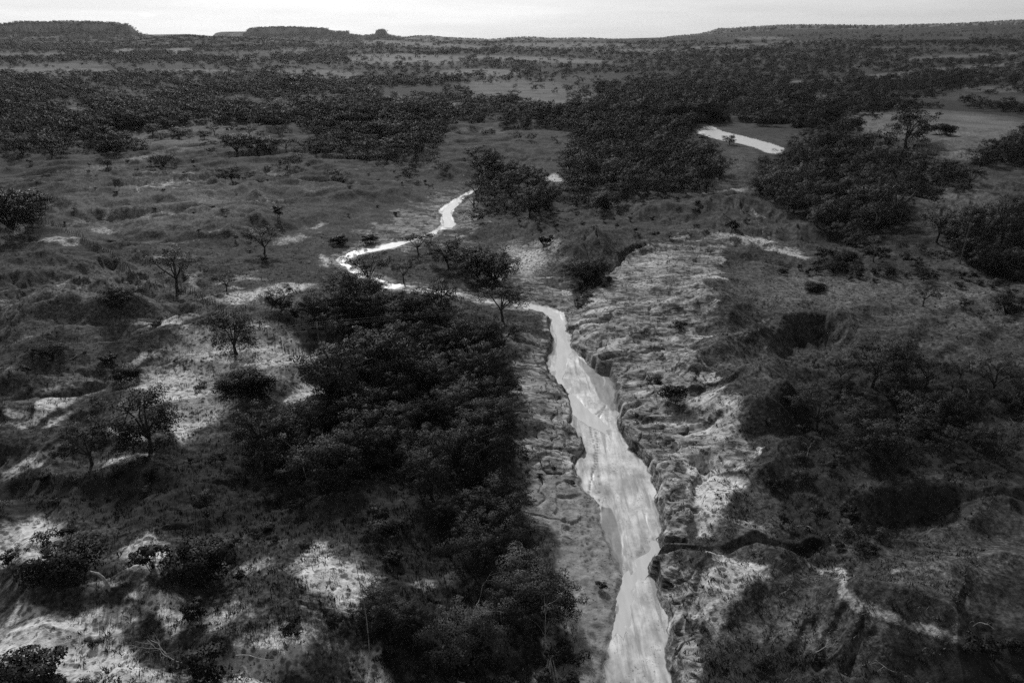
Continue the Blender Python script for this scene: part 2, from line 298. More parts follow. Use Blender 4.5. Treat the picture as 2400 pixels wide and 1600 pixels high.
lin([([(1858,1302),(1910,1336),(1960,1372),(2030,1408),(2110,1440),(2190,1470)], 18, .34), ([(1700,1195),(1760,1240),(1835,1308)], 18, .3),
     ([(2050,1330),(2150,1312),(2190,1322),(2260,1308),(2352,1290)], 9, .16), ([(2145,1214),(2200,1190),(2225,1165),(2238,1142)], 8, .16),
     ([(1640,1430),(1700,1480),(1760,1520)], 10, .15), ([(316,435),(380,424),(443,412)], 6, .65), ([(333,400),(443,397)], 4, .5), ([(0,542),(50,522),(93,505)], 12, .8), ([(50,558),(110,552),(177,548)], 6, .65),
     ([(117,489),(157,492)], 5, .6), ([(317,497),(417,490)], 4, .4), ([(583,452),(650,462)], 4, .45), ([(0,700),(110,668),(200,650)], 4, .25), ([(560,520),(590,535)], 3, .45), ([(1725,480),(1745,500),(1775,545)], 3, .45),
     ([(1040,860),(1200,850)], 2, .0), ([(1770,752),(1740,770),(1715,790)], 9, .2), ([(1830,740),(1770,742)], 5, .15), ([(250,890),(300,880),(340,872)], 4, .4)], sand)
# far clearings
DRYG = [(100,1260,170,70,0,.55),(340,1290,170,75,0,.5),(620,1500,260,80,0,.5),(150,1500,280,110,0,.6),(760,1320,150,120,0,.45),(130,890,220,60,-12,.4),(600,830,190,75,0,.5),(420,930,160,80,0,.5),(620,690,180,40,0,.4),(1640,1120,120,160,0,.35),(1680,1330,150,80,0,.35),(1550,640,260,70,0,.35),(1200,600,120,60,0,.4),(350,470,420,100,-5,.42),(250,680,330,110,-8,.38),(1900,665,330,60,0,.42),(2200,710,280,75,0,.46),(1750,640,120,60,0,.3),(1650,800,120,120,0,.3),(1700,950,80,60,0,.3),(1850,1440,200,90,10,.3),(2250,1290,160,60,0,.3)]
FIELDS = [(110,163,170,9,1,.5),(430,164,130,5,0,.45),(740,170,110,9,3,.45),(930,137,160,13,1,.62),(1230,137,170,6,2,.62),(1100,168,95,9,0,.6),(1230,215,170,30,6,.45),(1180,228,130,6,2,.75),(1050,240,80,7,3,.55),
  (430,310,180,32,-3,.42),(560,330,140,14,6,.4),(1850,229,120,11,-3,.4),(2150,162,220,5,-5,.42),(1880,186,140,4,-4,.42),(2160,290,240,34,3,.5),(2250,345,160,22,0,.45),(287,118,28,6,0,.7),(412,117,34,6,0,.65),(590,136,60,4,0,.5),
  (25,284,40,8,0,.6),(175,256,40,10,0,.6),(1092,300,78,6,0,.5),(900,228,90,8,0,.4),(620,248,70,10,0,.3),(2200,130,160,4,-3,.35),(1750,88,60,4,0,.45),(1780,100,120,4,-3,.4),(1650,110,80,4,0,.5),(1300,105,150,7,0,.55),(1000,105,150,6,3,.5),(1480,118,110,5,0,.5),
  (880,95,60,4,-5,.45),(2080,450,200,20,0,.4),(2230,490,120,30,0,.36),(1560,240,60,5,0,.3),(820,295,40,8,0,.4),(60,125,120,5,0,.3),(2300,205,100,8,0,.3),(150,150,100,5,0,.3),(690,118,60,4,0,.3)]
ell(FIELDS, dry, .7); ell(DRYG, dry, .1); ell([(u, v, a * .8, b * .55, rot, s * .42) for (u, v, a, b, rot, s) in FIELDS if s > .55], sand, .3)
pol([([(1300,717),(1345,690),(1400,640),(1470,590),(1560,562),(1660,568),(1640,640),(1650,700),(1610,740),(1590,800),(1580,860),(1640,890),(1660,940),(1710,1000),(1720,1040),(1600,1062),(1604,1200),(1545,1245),(1517,1258),(1513,1200),(1509,1143),(1489,1074),(1435,1013),(1420,955),(1401,859),(1354,845),(1313,798),(1301,757)], 1.),
     ([(1120,690),(1190,655),(1230,640),(1322,668),(1322,690),(1290,718),(1240,706),(1170,690)], 1.),
     ([(1495,1289),(1560,1300),(1610,1335),(1570,1380),(1600,1460),(1625,1640),(1545,1640),(1531,1435),(1502,1327)], 1.),
     ([(835,548),(870,520),(930,492),(990,470),(1058,447),(1010,490),(1012,515),(975,535),(912,554),(860,560)], 1.),
     ([(1049,515),(1042,500),(1055,480),(1100,462),(1110,480),(1085,520)], 1.), ([(1020,540),(1060,530),(1090,540),(1050,560),(1000,565)], .7),
     ([(1176,790),(1215,780),(1255,800),(1252,836),(1282,890),(1312,915),(1311,977),(1341,1038),(1318,1067),(1333,1114),(1350,1160),(1290,1220),(1222,1160),(1216,1090),(1200,1035),(1216,990),(1196,920)], 1.)], rock, 52, .7)
pol([([(0,1105),(200,1085),(430,1065),(640,1000),(700,960),(1190,930),(1215,1300),(900,1350),(800,1250),(650,1230),(400,1200),(0,1190)], .8),
     ([(1840,880),(2000,820),(2352,840),(2420,1120),(2100,1090),(1950,1110),(1930,1260),(1800,1230),(1775,1100),(1790,1000),(1760,920)], .85),
     ([(640,740),(760,690),(960,690),(1050,720),(1130,745),(1175,790),(1165,860),(1190,950),(700,960),(740,880),(760,830)], .9),
     ([(2180,1490),(2352,1440),(2500,1450),(2500,1700),(2100,1700)], 1.), ([(1620,1520),(1800,1480),(2200,1500),(2150,1640),(1640,1640)], .55),
     ([(1960,1112),(2100,1098),(2300,1126),(2240,1140),(2200,1190),(2060,1220)], .45), ([(1740,330),(1960,300),(2130,400),(2120,560),(1900,590),(1740,450)], .6),
     ([(900,1350),(1260,1330),(1330,1440),(1370,1640),(900,1640),(830,1450)], .8)], scrub, 22)
ell([(1340,625,40,30,0,.8),(1330,660,14,40,0,.7),(1860,790,90,50,0,.3),(1700,690,60,30,0,.1),(1560,780,40,12,0,.35),(1530,745,60,18,0,.4),(1540,860,45,18,0,.4),(1530,905,40,18,0,.5),(1440,745,70,10,0,.3),(1450,700,50,18,0,.35),
     (80,490,120,60,10,.6),(1700,1150,30,60,0,.5),(1670,1085,40,12,0,.7),(1800,1260,90,25,20,.6),(470,1480,60,60,0,.5),(250,1480,90,26,20,.25),(450,1300,160,35,0,.5),(150,1300,120,40,0,.4),(640,1340,70,35,0,.5),(600,1430,120,30,0,.4)], scrub)
farm = sst(RR, 330, 620) * (1 - sst(dry, .08, .3)) * sst(fbm(GX / 150, GY / 150, 4), -.55, .15); scrub = np.maximum(scrub, .95 * farm * (np.abs(azs)[None, :] < 60))
stk = sst(ridged(GX / 60 + GY / 90 + .5 * warp(30), GY / 12 - GX / 55 + .6 * warp(22), 3), .70, .95) * sst(fbm(GX / 38 + 11, GY / 38, 2), -.2, .3) * (gv > 330) * sst(1150 - gu + np.clip(gv - 560, 0, 1e4) * -.8, 0, 200) * (1 - scrub)
sand = np.maximum(sand, .5 * stk)
fr_ = 1.1 * fbm(GX / 10 + GY / 14, GY / 7, 4) + .5 * fbm(GX / 2.6, GY / 2, 3)
rock = np.where((rock > .01) & (rock < .995) & (GD > 1.5), np.clip(rock + fr_ * 1.1 * np.minimum(1, 3 * rock) , 0, 1), rock)
scrub = np.where((scrub > .02) & (RR < 330), np.clip(scrub + .9 * fbm(GX / 12 + 5, GY / 9, 4), 0, 1), scrub)
sp_ = sst(fbm(GX / 11 + 31, GY / 5.5 + 7, 3), .02, .22) * (rock > .3) * (gu > 1290); sand = np.maximum(sand, .5 * sp_); rock = rock * (1 - .7 * sp_)
sand *= np.interp(gv, [0, 250, 560, 680], [.8, .55, .6, 1])
inr = np.clip(-GD / .5, 0, 1)
sand = np.clip(sand * 1.25, 0, 1) * (1 - .75 * scrub); rock = rock * (GD > 0)
# sandy margin beside the stream
mar = (1 - sst(GD, .2, 3.2)) * (GD > 0) * (gv > 520) * (gv < 760)
rock = np.maximum(rock, .8 * mar)
lsb = (GD > 0) * (1 - sst(GD, 6, 17)) * sst(gv, 1060, 1130) * (gu < np.interp(gv, [1000,1600],[1420,1450])) * sst(wu, 1190, 1270)
pbank = lsb * .9
# wet mud inside the channel
mudz = np.zeros((NR, NA))
pol([([(1331,822),(1360,840),(1380,850),(1420,850),(1435,897),(1430,928),(1410,944),(1374,906),(1350,865)], 1.), ([(1378,1163),(1403,1166),(1414,1200),(1430,1256),(1437,1320),(1415,1302),(1395,1250),(1380,1205)], 1.),
     ([(1262,762),(1275,786),(1272,812),(1262,845),(1248,830),(1240,790)], .9), ([(1120,698),(1180,703),(1250,724),(1262,738),(1258,760),(1230,770),(1190,720)], .8), ([(1316,940),(1326,950),(1330,985),(1316,975)], .7)], mudz, 8, .2)
pol([([(1005,527),(940,549),(870,562),(815,570),(870,552),(930,543),(985,522)], .9), ([(1312,905),(1330,917),(1345,940),(1378,968),(1402,988),(1385,990),(1345,968),(1320,950)], .3)], mudz, 9, .2)
mud = mudz * (GD < .25)
mud = np.maximum(mud, .75 * (GD <= 0) * np.exp(GD / .45) * sst(fbm(GX / 2.5, GY / 2.5, 3), -.25, .25))
wet = inr * sst(fbm(GX / 3.5, GY / 7, 3), -.35, .25)
tuft = np.clip(sand * 1.2, 0, 1) * (1 - inr)
hf = sst(GD, 2, 14) * (1 - .7 * (1 - sst(local(GX, GY, W([(1720,1300),(1900,1230),(2352,1170),(2700,1200),(2700,1900),(1600,1900),(1650,1440)], 5), 20, sdf, 1e3), -5, 4))); far_ = np.clip((430 - RR) / 120, 0, 1)
hf = hf * (1 - .9 * rock) * (1 - .7 * sand * (RR < 170)); mid = sst(RR, 120, 190) * np.maximum(sst(1150 - gu, 0, 150), sst(600 - gv, 0, 60))
GZ += hf * far_ * mid * rills(GZ, 15, .75, .24); GZ += hf * far_ * (.4 + .6 * mid) * rills(GZ, 7.5, .5, .30); GZ += hf * far_ * rills(GZ, 3.4, .2, .36); GZ += hf * far_ * rills(GZ, 1.7, .08, .35)
# hoof prints pressed into the wet sand in two lines
TR = []
def trail(p, n, j):
    p = np.array(p, float); L = np.r_[0, np.cumsum(np.hypot(*np.diff(p, axis=0).T))]; s = np.linspace(0, L[-1], n)
    for a in s: TR.append((np.interp(a, L, p[:, 0]) + random.uniform(-j, j), np.interp(a, L, p[:, 1]) + random.uniform(-j * .5, j * .5)))
trail([(1354,975),(1360,992),(1364,1015),(1367,1040),(1368,1060),(1362,1085),(1357,1110),(1352,1130)], 27, 2.2)
trail([(1371,995),(1371,1020),(1372,1045),(1370,1070),(1362,1090)], 16, 1.6)
trail([(1364,955),(1374,948),(1392,933)], 11, 1.); trail([(1391,934),(1381,947),(1376,960)], 9, 1.)
trail([(1378,1095),(1380,1150)], 4, 3); trail([(1352,1130),(1348,1170),(1360,1200)], 22, 8); trail([(1340,1200),(1352,1300)], 20, 10)
hz = np.zeros((NR, NA))
for (u, v) in TR:
    p = U(u, v, 0); d = np.hypot(GX - p[0], GY - p[1]) if False else None
    ir = np.searchsorted(rad, np.hypot(*p)); ia = np.searchsorted(azs, math.degrees(math.atan2(p[0], p[1])))
    s = (slice(max(ir - 3, 0), ir + 4), slice(max(ia - 3, 0), ia + 4))
    q = np.hypot(GX[s] - p[0], (GY[s] - p[1]) * .75); k = np.exp(-(q / .17) ** 2)
    hz[s] = np.maximum(hz[s], k)
GZ -= .10 * hz
# layered, cracked rock
wrp = 1.3 * fbm(GX / 9, GY / 9, 3) + .25 * fbm(GX / 2, GY / 2, 2)
right = gu > 1290 - 3000 * (gv < 720)
ph = np.where(right, GY * .33 + GX * .10, GY * .12 + GX * .16) + wrp * np.where(right, 1.5, 1.0)
rk = rock * sst(GD, .15, 1.2)
lump = np.where(right, 1.0 * fbm(GX / 8 + wrp * .5, GY / 5.0 + 3, 4) + .55 * (ridged(GX / 11 + GY / 30, GY / 4.2 + wrp * .8, 2) - .4), .40 * fbm(GX / 6, GY / 9, 4))
zr = GZ + rk * lump; bed_ = np.where(right, .42, .30); sh_ = zr / bed_ + .5 * fbm(GX / 12, GY / 12, 2) + .05 * perlin(GX / 1.1, GY / 1.1)
fr = sh_ - np.floor(sh_); ter = (np.floor(sh_) + sst(fr, .62, .98) * .85 + fr * .15) * bed_ - .5 * fbm(GX / 12, GY / 12, 2) * bed_
amt = rk * np.where(right, 1, .6) * sst(fbm(GX / 7 + 20, GY / 5, 2), -.45, .1)
GZ = zr * (1 - amt) + ter * amt
crk = np.abs(perlin(GX / 5.4 + wrp * .6, GY / 3.6)); GZ -= rk * .5 * (1 - sst(crk, 0, .06))
# small roughness: grass hummocks, sand ripples
fine = np.clip(1.2 - gdep / 260, 0, 1)
GZ += (GD > 0) * fine * (1 - .6 * rock) * (.10 * fbm(GX / .9, GY / .9, 2) + .16 * fbm(GX / 2.6, GY / 2.6, 2))
GZ += (GD <= 0) * fine * (.03 * fbm(GX / 1.2, GY / 2.5, 2) + .05 * sst(fbm(GX / 3, GY / 8, 2), -.05, .1))

STREAMS = [
 [(1493,1237),(1513,1240),(1516,1262),(1497,1283),(1487,1300),(1487,1322),(1473,1334),(1453,1357),(1452,1395),(1446,1453),(1437,1438),(1430,1466),(1420,1446),(1407,1462),(1416,1406),(1427,1361),(1446,1316),(1471,1287),(1488,1267)],
 [(1305,906),(1322,912),(1345,938),(1378,964),(1402,984),(1385,992),(1345,972),(1322,952),(1316,935)],
 [(1268,730),(1284,724),(1296,745),(1300,770),(1308,800),(1300,840),(1292,870),(1298,900),(1285,890),(1275,860),(1280,820),(1282,785),(1272,760)],
 [(1190,693),(1250,707),(1284,722),(1270,728),(1240,715),(1190,700)],
 [(1060,455),(1036,470),(1020,486),(1018,500),(1022,522),(1040,522),(1046,514),(1036,500),(1036,486),(1058,468)],
 [(1000,530),(985,540),(945,552),(880,564),(820,578),(785,594),(790,604),(812,590),(862,577),(912,566),(960,550),(1002,537)],
 [(1625,293),(1660,303),(1712,315),(1745,324),(1775,332),(1800,343),(1794,354),(1762,350),(1735,339),(1700,329),(1660,322),(1625,312)]]
wd = np.full((NR, NA), 9.0)
for S in STREAMS: wd = np.minimum(wd, local(GX, GY, U(*np.array(S, float).T, 0.0), 5, sdf, 9.0))
wd = wd + .5 * fbm(GX / 2.2, GY / 3.5, 3)
GZ += np.where(GD <= 0, -.05 + .08 * sst(wd, -.7, 1.0), 0)
def lookup(arr, x, y):
    r = np.hypot(x, y); a = np.degrees(np.arctan2(x, y))
    fi = np.interp(r, rad, np.arange(NR)); fj = np.interp(a, azs, np.arange(NA))
    i = np.clip(fi.astype(int), 0, NR - 2); j = np.clip(fj.astype(int), 0, NA - 2); s = fi - i; t = fj - j
    return (arr[i, j] * (1 - s) + arr[i + 1, j] * s) * (1 - t) + (arr[i, j + 1] * (1 - s) + arr[i + 1, j + 1] * s) * t
TS = np.geomspace(30, 14500, 420)
def hit(u, v):                                                      # where the line of sight through (u, v) meets the ground
    u = np.atleast_1d(np.asarray(u, float)); v = np.atleast_1d(np.asarray(v, float))
    x, y, w = ray(u, v); lo = np.full(u.shape, TS[0]); hi = np.full(u.shape, np.nan); prev = TS[0]
    for t in TS[1:]:
        un = np.isnan(hi)
        if not un.any(): break
        below = (H + w[un] * t) < lookup(GZ, x[un] * t, y[un] * t)
        k = np.where(un)[0]; hi[k[below]] = t; lo[k[~below]] = t
    ok = ~np.isnan(hi); hi = np.where(ok, hi, lo)
    for _ in range(14):
        m = (lo + hi) / 2; b = (H + w * m) < lookup(GZ, x * m, y * m); hi = np.where(b, m, hi); lo = np.where(b, lo, m)
    return x * hi, y * hi, lookup(GZ, x * hi, y * hi), ok
def at(u, v):
    x, y, z, ok = hit(u, v); return Vector((float(x[0]), float(y[0]), float(z[0])))

# ------------------------------------------------------------------ materials (everything in the photograph is grey)
def mat(name):
    m = bpy.data.materials.new(name); m.use_nodes = True; n = m.node_tree.nodes; n.clear()
    o = n.new('ShaderNodeOutputMaterial'); b = n.new('ShaderNodeBsdfPrincipled'); m.node_tree.links.new(b.outputs[0], o.inputs[0])
    return m, n, m.node_tree.links, b
class NT:
    def __init__(s, n, l): s.n, s.l = n, l
    def pin(s, sock, v):
        if hasattr(v, 'links'): s.l.new(v, sock)
        else: sock.default_value = v
    def math(s, op, a, b=0.0, c=0.0, clamp=False):
        q = s.n.new('ShaderNodeMath'); q.operation = op; q.use_clamp = clamp
        for i, v in enumerate((a, b, c)): s.pin(q.inputs[i], v)
        return q.outputs[0]
    def noise(s, vec, scale, detail=3, rough=.55, dist=0):
        q = s.n.new('ShaderNodeTexNoise'); s.l.new(vec, q.inputs['Vector']); q.inputs['Scale'].default_value = scale
        q.inputs['Detail'].default_value = detail; q.inputs['Roughness'].default_value = rough; q.inputs['Distortion'].default_value = dist
        return q.outputs[0]
    def rng(s, v, a, b, c=0.0, d=1.0, smooth=True):
        q = s.n.new('ShaderNodeMapRange'); q.interpolation_type = 'SMOOTHSTEP' if smooth else 'LINEAR'
        for i, w in enumerate((v, a, b, c, d)): s.pin(q.inputs[i], w)
        return q.outputs[0]
    def mix(s, f, a, b):                                            # a + f (b - a)
        return s.math('MULTIPLY_ADD', f, s.math('SUBTRACT', b, a), a)
    def map(s, vec, scale, rot=(0, 0, 0)):
        q = s.n.new('ShaderNodeMapping'); s.l.new(vec, q.inputs[0]); q.inputs['Scale'].default_value = scale; q.inputs['Rotation'].default_value = rot
        return q.outputs[0]
    def vor(s, vec, scale, feat='F1', rnd=1.0):
        q = s.n.new('ShaderNodeTexVoronoi'); q.feature = feat; s.l.new(vec, q.inputs['Vector']); q.inputs['Scale'].default_value = scale; q.inputs['Randomness'].default_value = rnd
        return q.outputs['Distance']

m, n, l, b = mat('ground_cover'); T = NT(n, l); M_ground = m
geo = n.new('ShaderNodeNewGeometry'); P = geo.outputs['Position']
c1 = n.new('ShaderNodeAttribute'); c1.attribute_name = 'cover'; c2 = n.new('ShaderNodeAttribute'); c2.attribute_name = 'wetness'
s1 = n.new('ShaderNodeSeparateColor'); l.new(c1.outputs['Color'], s1.inputs[0]); s2 = n.new('ShaderNodeSeparateColor'); l.new(c2.outputs['Color'], s2.inputs[0])
a_sand, a_rock, a_scrub, a_riv = s1.outputs[0], s1.outputs[1], s1.outputs[2], c1.outputs['Alpha']
a_wet, a_mud, a_dry, a_hoof = s2.outputs[0], s2.outputs[1], s2.outputs[2], c2.outputs['Alpha']
nb = T.noise(P, .05, 4, .6); nm = T.noise(P, .45, 4, .65); nf = T.noise(P, 2.2, 4, .7); nx = T.noise(P, 6.0, 2, .6)
spk = T.vor(P, 1.35); spk2 = T.vor(P, .55)
# grass: mottled, with paler dry tips and dark gaps
ne = T.noise(P, .95, 5, .75)
g0 = T.mix(nb, .021, .056); g1 = T.math('MULTIPLY', g0, T.rng(nf, .3, .72, .2, 1.8, False)); grass = T.math('MULTIPLY', g1, T.rng(ne, .32, .68, .3, 1.8, False)); grass = T.math('MULTIPLY', grass, T.rng(T.noise(P, .22, 4, .7), .34, .66, .5, 1.4, False)); grass = T.math('MAXIMUM', grass, .007)
scrubc = T.math('MULTIPLY', T.rng(nf, .25, .8, .009, .034, False), T.rng(nm, .3, .7, .7, 1.3, False))
fieldc = T.math('MULTIPLY', T.rng(ne, .32, .68, .035, .145, False), T.rng(nf, .3, .7, .45, 1.5, False)); fieldc = T.math('MULTIPLY', fieldc, T.rng(T.noise(P, .03, 5, .7), .35, .65, .65, 1.5, False))
# bare sandy soil with small dark tufts scattered over it
sandc = T.math('MULTIPLY', T.rng(ne, .3, .7, .26, .58, False), T.rng(nf, .25, .75, .7, 1.2, False))
tuf = T.math('MULTIPLY', T.rng(spk, .28, .5, 1, 0), T.rng(T.noise(P, .8, 2), .40, .56))
tuf2 = T.rng(T.noise(P, 1.6, 3, .7), .55, .64)
tufm = T.math('MAXIMUM', tuf, tuf2)
sandc = T.mix(T.math('MULTIPLY', tufm, .8), sandc, .03)
# sandstone: bands and crust, with crevice shade painted along the cracks
pb = T.map(P, (.12, .5, 1.2), (0, 0, .22)); nb2 = T.noise(pb, 1.4, 5, .68, .8); nb3 = T.noise(P, .9, 5, .72)
nb4 = T.noise(T.map(P, (.16, .34, 1), (0, 0, .15)), 1.0, 5, .7, .6)
rockc = T.math('MULTIPLY', T.rng(nb2, .36, .66, .09, .34, False), T.rng(nb3, .3, .7, .5, 1.35, False))
rockc = T.mix(T.math('MULTIPLY', T.rng(nb4, .50, .60), .85), rockc, T.math('MULTIPLY', grass, .7))
crn = T.math('ABSOLUTE', T.math('SUBTRACT', T.noise(T.map(P, (.10, .30, 1), (0, 0, .2)), 1.0, 4, .62, 1.2), .5)); rockc = T.math('MULTIPLY', rockc, T.rng(crn, .0, .022, .22, 1))  # thin dark lines put the shade of the crevices into the colour
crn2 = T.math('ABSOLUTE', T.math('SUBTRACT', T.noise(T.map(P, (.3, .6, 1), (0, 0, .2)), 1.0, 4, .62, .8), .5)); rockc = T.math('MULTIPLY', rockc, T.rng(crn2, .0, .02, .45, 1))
# stream bed: pale fine sand, streaked along the flow, peppered with dark grains and twigs
ps = T.map(P, (1.6, .28, 1), (0, 0, -.12)); st = T.noise(ps, 1.0, 4, .6, .4)
bed = T.math('MULTIPLY', T.rng(st, .3, .7, .28, .50, False), T.rng(nm, .3, .7, .75, 1.15, False)); bed = T.math('MULTIPLY', bed, T.rng(T.noise(P, .17, 4, .65), .38, .6, .55, 1.1, False))
pep = T.rng(T.noise(P, 3.2, 4, .8), .56, .64); pepz = T.rng(T.noise(P, .28, 3, .6), .42, .58)
stk = T.noise(T.map(P, (1.1, .10, 1), (0, 0, -.16)), 1.0, 5, .68, .5); bed = T.mix(T.math('MULTIPLY', T.rng(stk, .50, .64), .75), bed, .15)
bed = T.mix(T.math('MULTIPLY', pep, pepz), bed, .07)
mudc = T.math('MULTIPLY', T.rng(st, .3, .7, .085, .16, False), T.rng(nf, .3, .7, .85, 1.15, False))
def wob(a, lo=.3, hi=.6, k=.55): return T.rng(T.math('MULTIPLY_ADD', T.math('SUBTRACT', T.math('MULTIPLY_ADD', nf, .5, T.math('MULTIPLY', nm, .5)), .5), k * 2, a), lo, hi)
col = T.mix(wob(a_dry, .1, .6), grass, fieldc)
col = T.mix(T.math('MULTIPLY', wob(a_sand, .10, .72, .6), .95), col, sandc)
col = T.mix(wob(a_scrub, .25, .75), col, scrubc)
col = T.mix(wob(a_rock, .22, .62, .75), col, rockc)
bank = T.rng(a_riv, .02, .5)                                        # .45 = sandy bank, 1 = bed
bankc = T.math('MULTIPLY', T.rng(nb3, .3, .7, .10, .24, False), T.rng(nm, .3, .7, .7, 1.2, False))
bankc = T.mix(T.math('MULTIPLY', T.rng(T.noise(P, 2.4, 2), .60, .68), .75), bankc, .03)
col = T.mix(T.rng(T.math('MULTIPLY_ADD', T.math('SUBTRACT', nm, .5), .5, a_riv), .15, .45), col, bankc)
col = T.mix(T.rng(a_riv, .72, .95), col, bed)
col = T.mix(wob(a_mud, .3, .6, .2), col, mudc)
col = T.mix(T.math('MULTIPLY', a_hoof, .85), col, .035)
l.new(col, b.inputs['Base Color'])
rg = T.mix(T.rng(a_riv, .72, .95), .95, T.rng(T.math('MULTIPLY_ADD', nm, .5, T.math('MULTIPLY', a_wet, .6)), .3, .9, .8, .42)); l.new(rg, b.inputs['Roughness'])
sp = T.mix(T.rng(a_riv, .72, .95), .08, .55); l.new(sp, b.inputs['Specular IOR Level'])
bp = n.new('ShaderNodeBump'); bp.inputs['Strength'].default_value = .55; bp.inputs['Distance'].default_value = .25
hh = T.math('MULTIPLY_ADD', nf, .8, T.math('MULTIPLY', nx, .35)); hh = T.math('MULTIPLY', hh, T.mix(T.rng(a_riv, .72, .95), 1.0, .12)); l.new(hh, bp.inputs['Height']); l.new(bp.outputs[0], b.inputs['Normal'])

def leafmat(name, lo, hi, spec=.06):
    m, n, l, b = mat(name); T = NT(n, l); g = n.new('ShaderNodeNewGeometry'); oi = n.new('ShaderNodeObjectInfo')
    v = T.noise(g.outputs['Position'], .5, 3, .6); w = T.noise(g.outputs['Position'], 5.0, 1)
    c = T.math('MULTIPLY', T.rng(v, .3, .7, lo, hi, False), T.rng(w, .3, .7, .75, 1.25, False)); bw_ = n.new('ShaderNodeRGBToBW'); l.new(oi.outputs['Color'], bw_.inputs[0]); c = T.math('MULTIPLY', c, bw_.outputs[0])
    l.new(c, b.inputs['Base Color']); b.inputs['Roughness'].default_value = .55; b.inputs['Specular IOR Level'].default_value = spec
    return m
def plainmat(name, lo, hi, sc_, rough=.8):
    m, n, l, b = mat(name); T = NT(n, l); g = n.new('ShaderNodeNewGeometry')
    l.new(T.rng(T.noise(g.outputs['Position'], sc_, 4, .65), .3, .7, lo, hi, False), b.inputs['Base Color']); b.inputs['Roughness'].default_value = rough; b.inputs['Specular IOR Level'].default_value = .2
    return m
M_leaf = leafmat('leaf', .014, .036); M_shrub = leafmat('shrub_leaf', .010, .032); M_far = leafmat('far_leaf', .008, .018, .03)
M_bark = plainmat('bark', .02, .05, 3); M_dead = plainmat('bleached_wood', .10, .34, 2); M_post = plainmat('weathered_post', .04, .10, 3)
M_cable = plainmat('cable', .10, .15, 1, .5); M_pole = plainmat('pole_concrete', .05, .09, 2); M_cer = plainmat('ceramic', .2, .3, 3, .3)
M_grass = leafmat('dry_blade', .05, .16, .1); M_tuft = leafmat('dark_tuft', .012, .03, .1); M_mesa = None

# ------------------------------------------------------------------ object helpers
def np_mesh(name, V, Fq, mat_, smooth=False, N=None):
    """V (n,3); Fq list of (m,k) index arrays"""
    me = bpy.data.meshes.new(name); V = np.asarray(V, np.float32); me.vertices.add(len(V)); me.vertices.foreach_set('co', V.ravel())
    loops = np.concatenate([f.ravel() for f in Fq]).astype(np.int32); cnt = np.concatenate([np.full(len(f), f.shape[1]) for f in Fq]).astype(np.int32)
    me.loops.add(len(loops)); me.loops.foreach_set('vertex_index', loops)
    me.polygons.add(len(cnt)); me.polygons.foreach_set('loop_start', np.r_[0, np.cumsum(cnt)[:-1]].astype(np.int32)); me.polygons.foreach_set('loop_total', cnt)
    if smooth: me.polygons.foreach_set('use_smooth', np.ones(len(cnt), bool))
    if N is not None:
        a_ = me.attributes.new('custom_normal', 'FLOAT_VECTOR', 'POINT'); a_.data.foreach_set('vector', np.asarray(N, np.float32).ravel())
    me.update(calc_edges=True); me.materials.append(mat_); return me
def link(name, me, parent=None):
    o = bpy.data.objects.new(name, me); COL.objects.link(o)
    if parent: o.parent = parent
    return o
def tag(o, label=None, cat=None, group=None, kind=None):
    if label: o['label'] = label
    if cat: o['category'] = cat
    if group: o['group'] = group
    if kind: o['kind'] = kind
    return o
def tube(pts, rads, sides=5):
    pts = np.asarray(pts, float); n = len(pts); V = []
    for i in range(n):
        d = pts[min(i + 1, n - 1)] - pts[max(i - 1, 0)]; d /= np.linalg.norm(d) + 1e-9
        a = np.cross(d, (1, 0, 0) if abs(d[0]) < .8 else (0, 1, 0)); a /= np.linalg.norm(a); c = np.cross(d, a)
        t = np.arange(sides) * math.tau / sides
        V.append(pts[i] + rads[i] * (np.cos(t)[:, None] * a + np.sin(t)[:, None] * c))
    V = np.concatenate(V); q = []
    for i in range(n - 1):
        for k in range(sides): q.append((i * sides + k, i * sides + (k + 1) % sides, (i + 1) * sides + (k + 1) % sides, (i + 1) * sides + k))
    return V, np.array(q)
def join(parts):
    V = []; Q = []; o = 0
    for v, q in parts: V.append(v); Q.append(q + o); o += len(v)
    return np.concatenate(V), np.concatenate(Q)
def norm(v): return v / (np.linalg.norm(v, axis=-1, keepdims=True) + 1e-9)

# ------------------------------------------------------------------ ground, stream, mesas
idx = np.arange(NR * NA).reshape(NR, NA)
q = np.stack([idx[:-1, :-1], idx[:-1, 1:], idx[1:, 1:], idx[1:, :-1]], -1).reshape(-1, 4)
seam = np.stack([idx[:-1, -1], idx[:-1, 0], idx[1:, 0], idx[1:, -1]], -1)
me = np_mesh('ground', np.stack([GX, GY, GZ], -1).reshape(-1, 3), [q[:, ::-1]], M_ground, True)
riv = np.maximum(np.where(GD <= 0, 1.0, 0) * sst(-GD, -.05, .15), .5 * pbank * (GD > 0))
A1 = np.stack([sand, rock, scrub, riv], -1).astype(np.float32); A2 = np.stack([wet, mud, dry, hz], -1).astype(np.float32)
for nm_, A in (('cover', A1), ('wetness', A2)):
    at_ = me.attributes.new(nm_, 'FLOAT_COLOR', 'POINT'); at_.data.foreach_set('color', A.reshape(-1))
tag(link('ground', me), kind='structure')

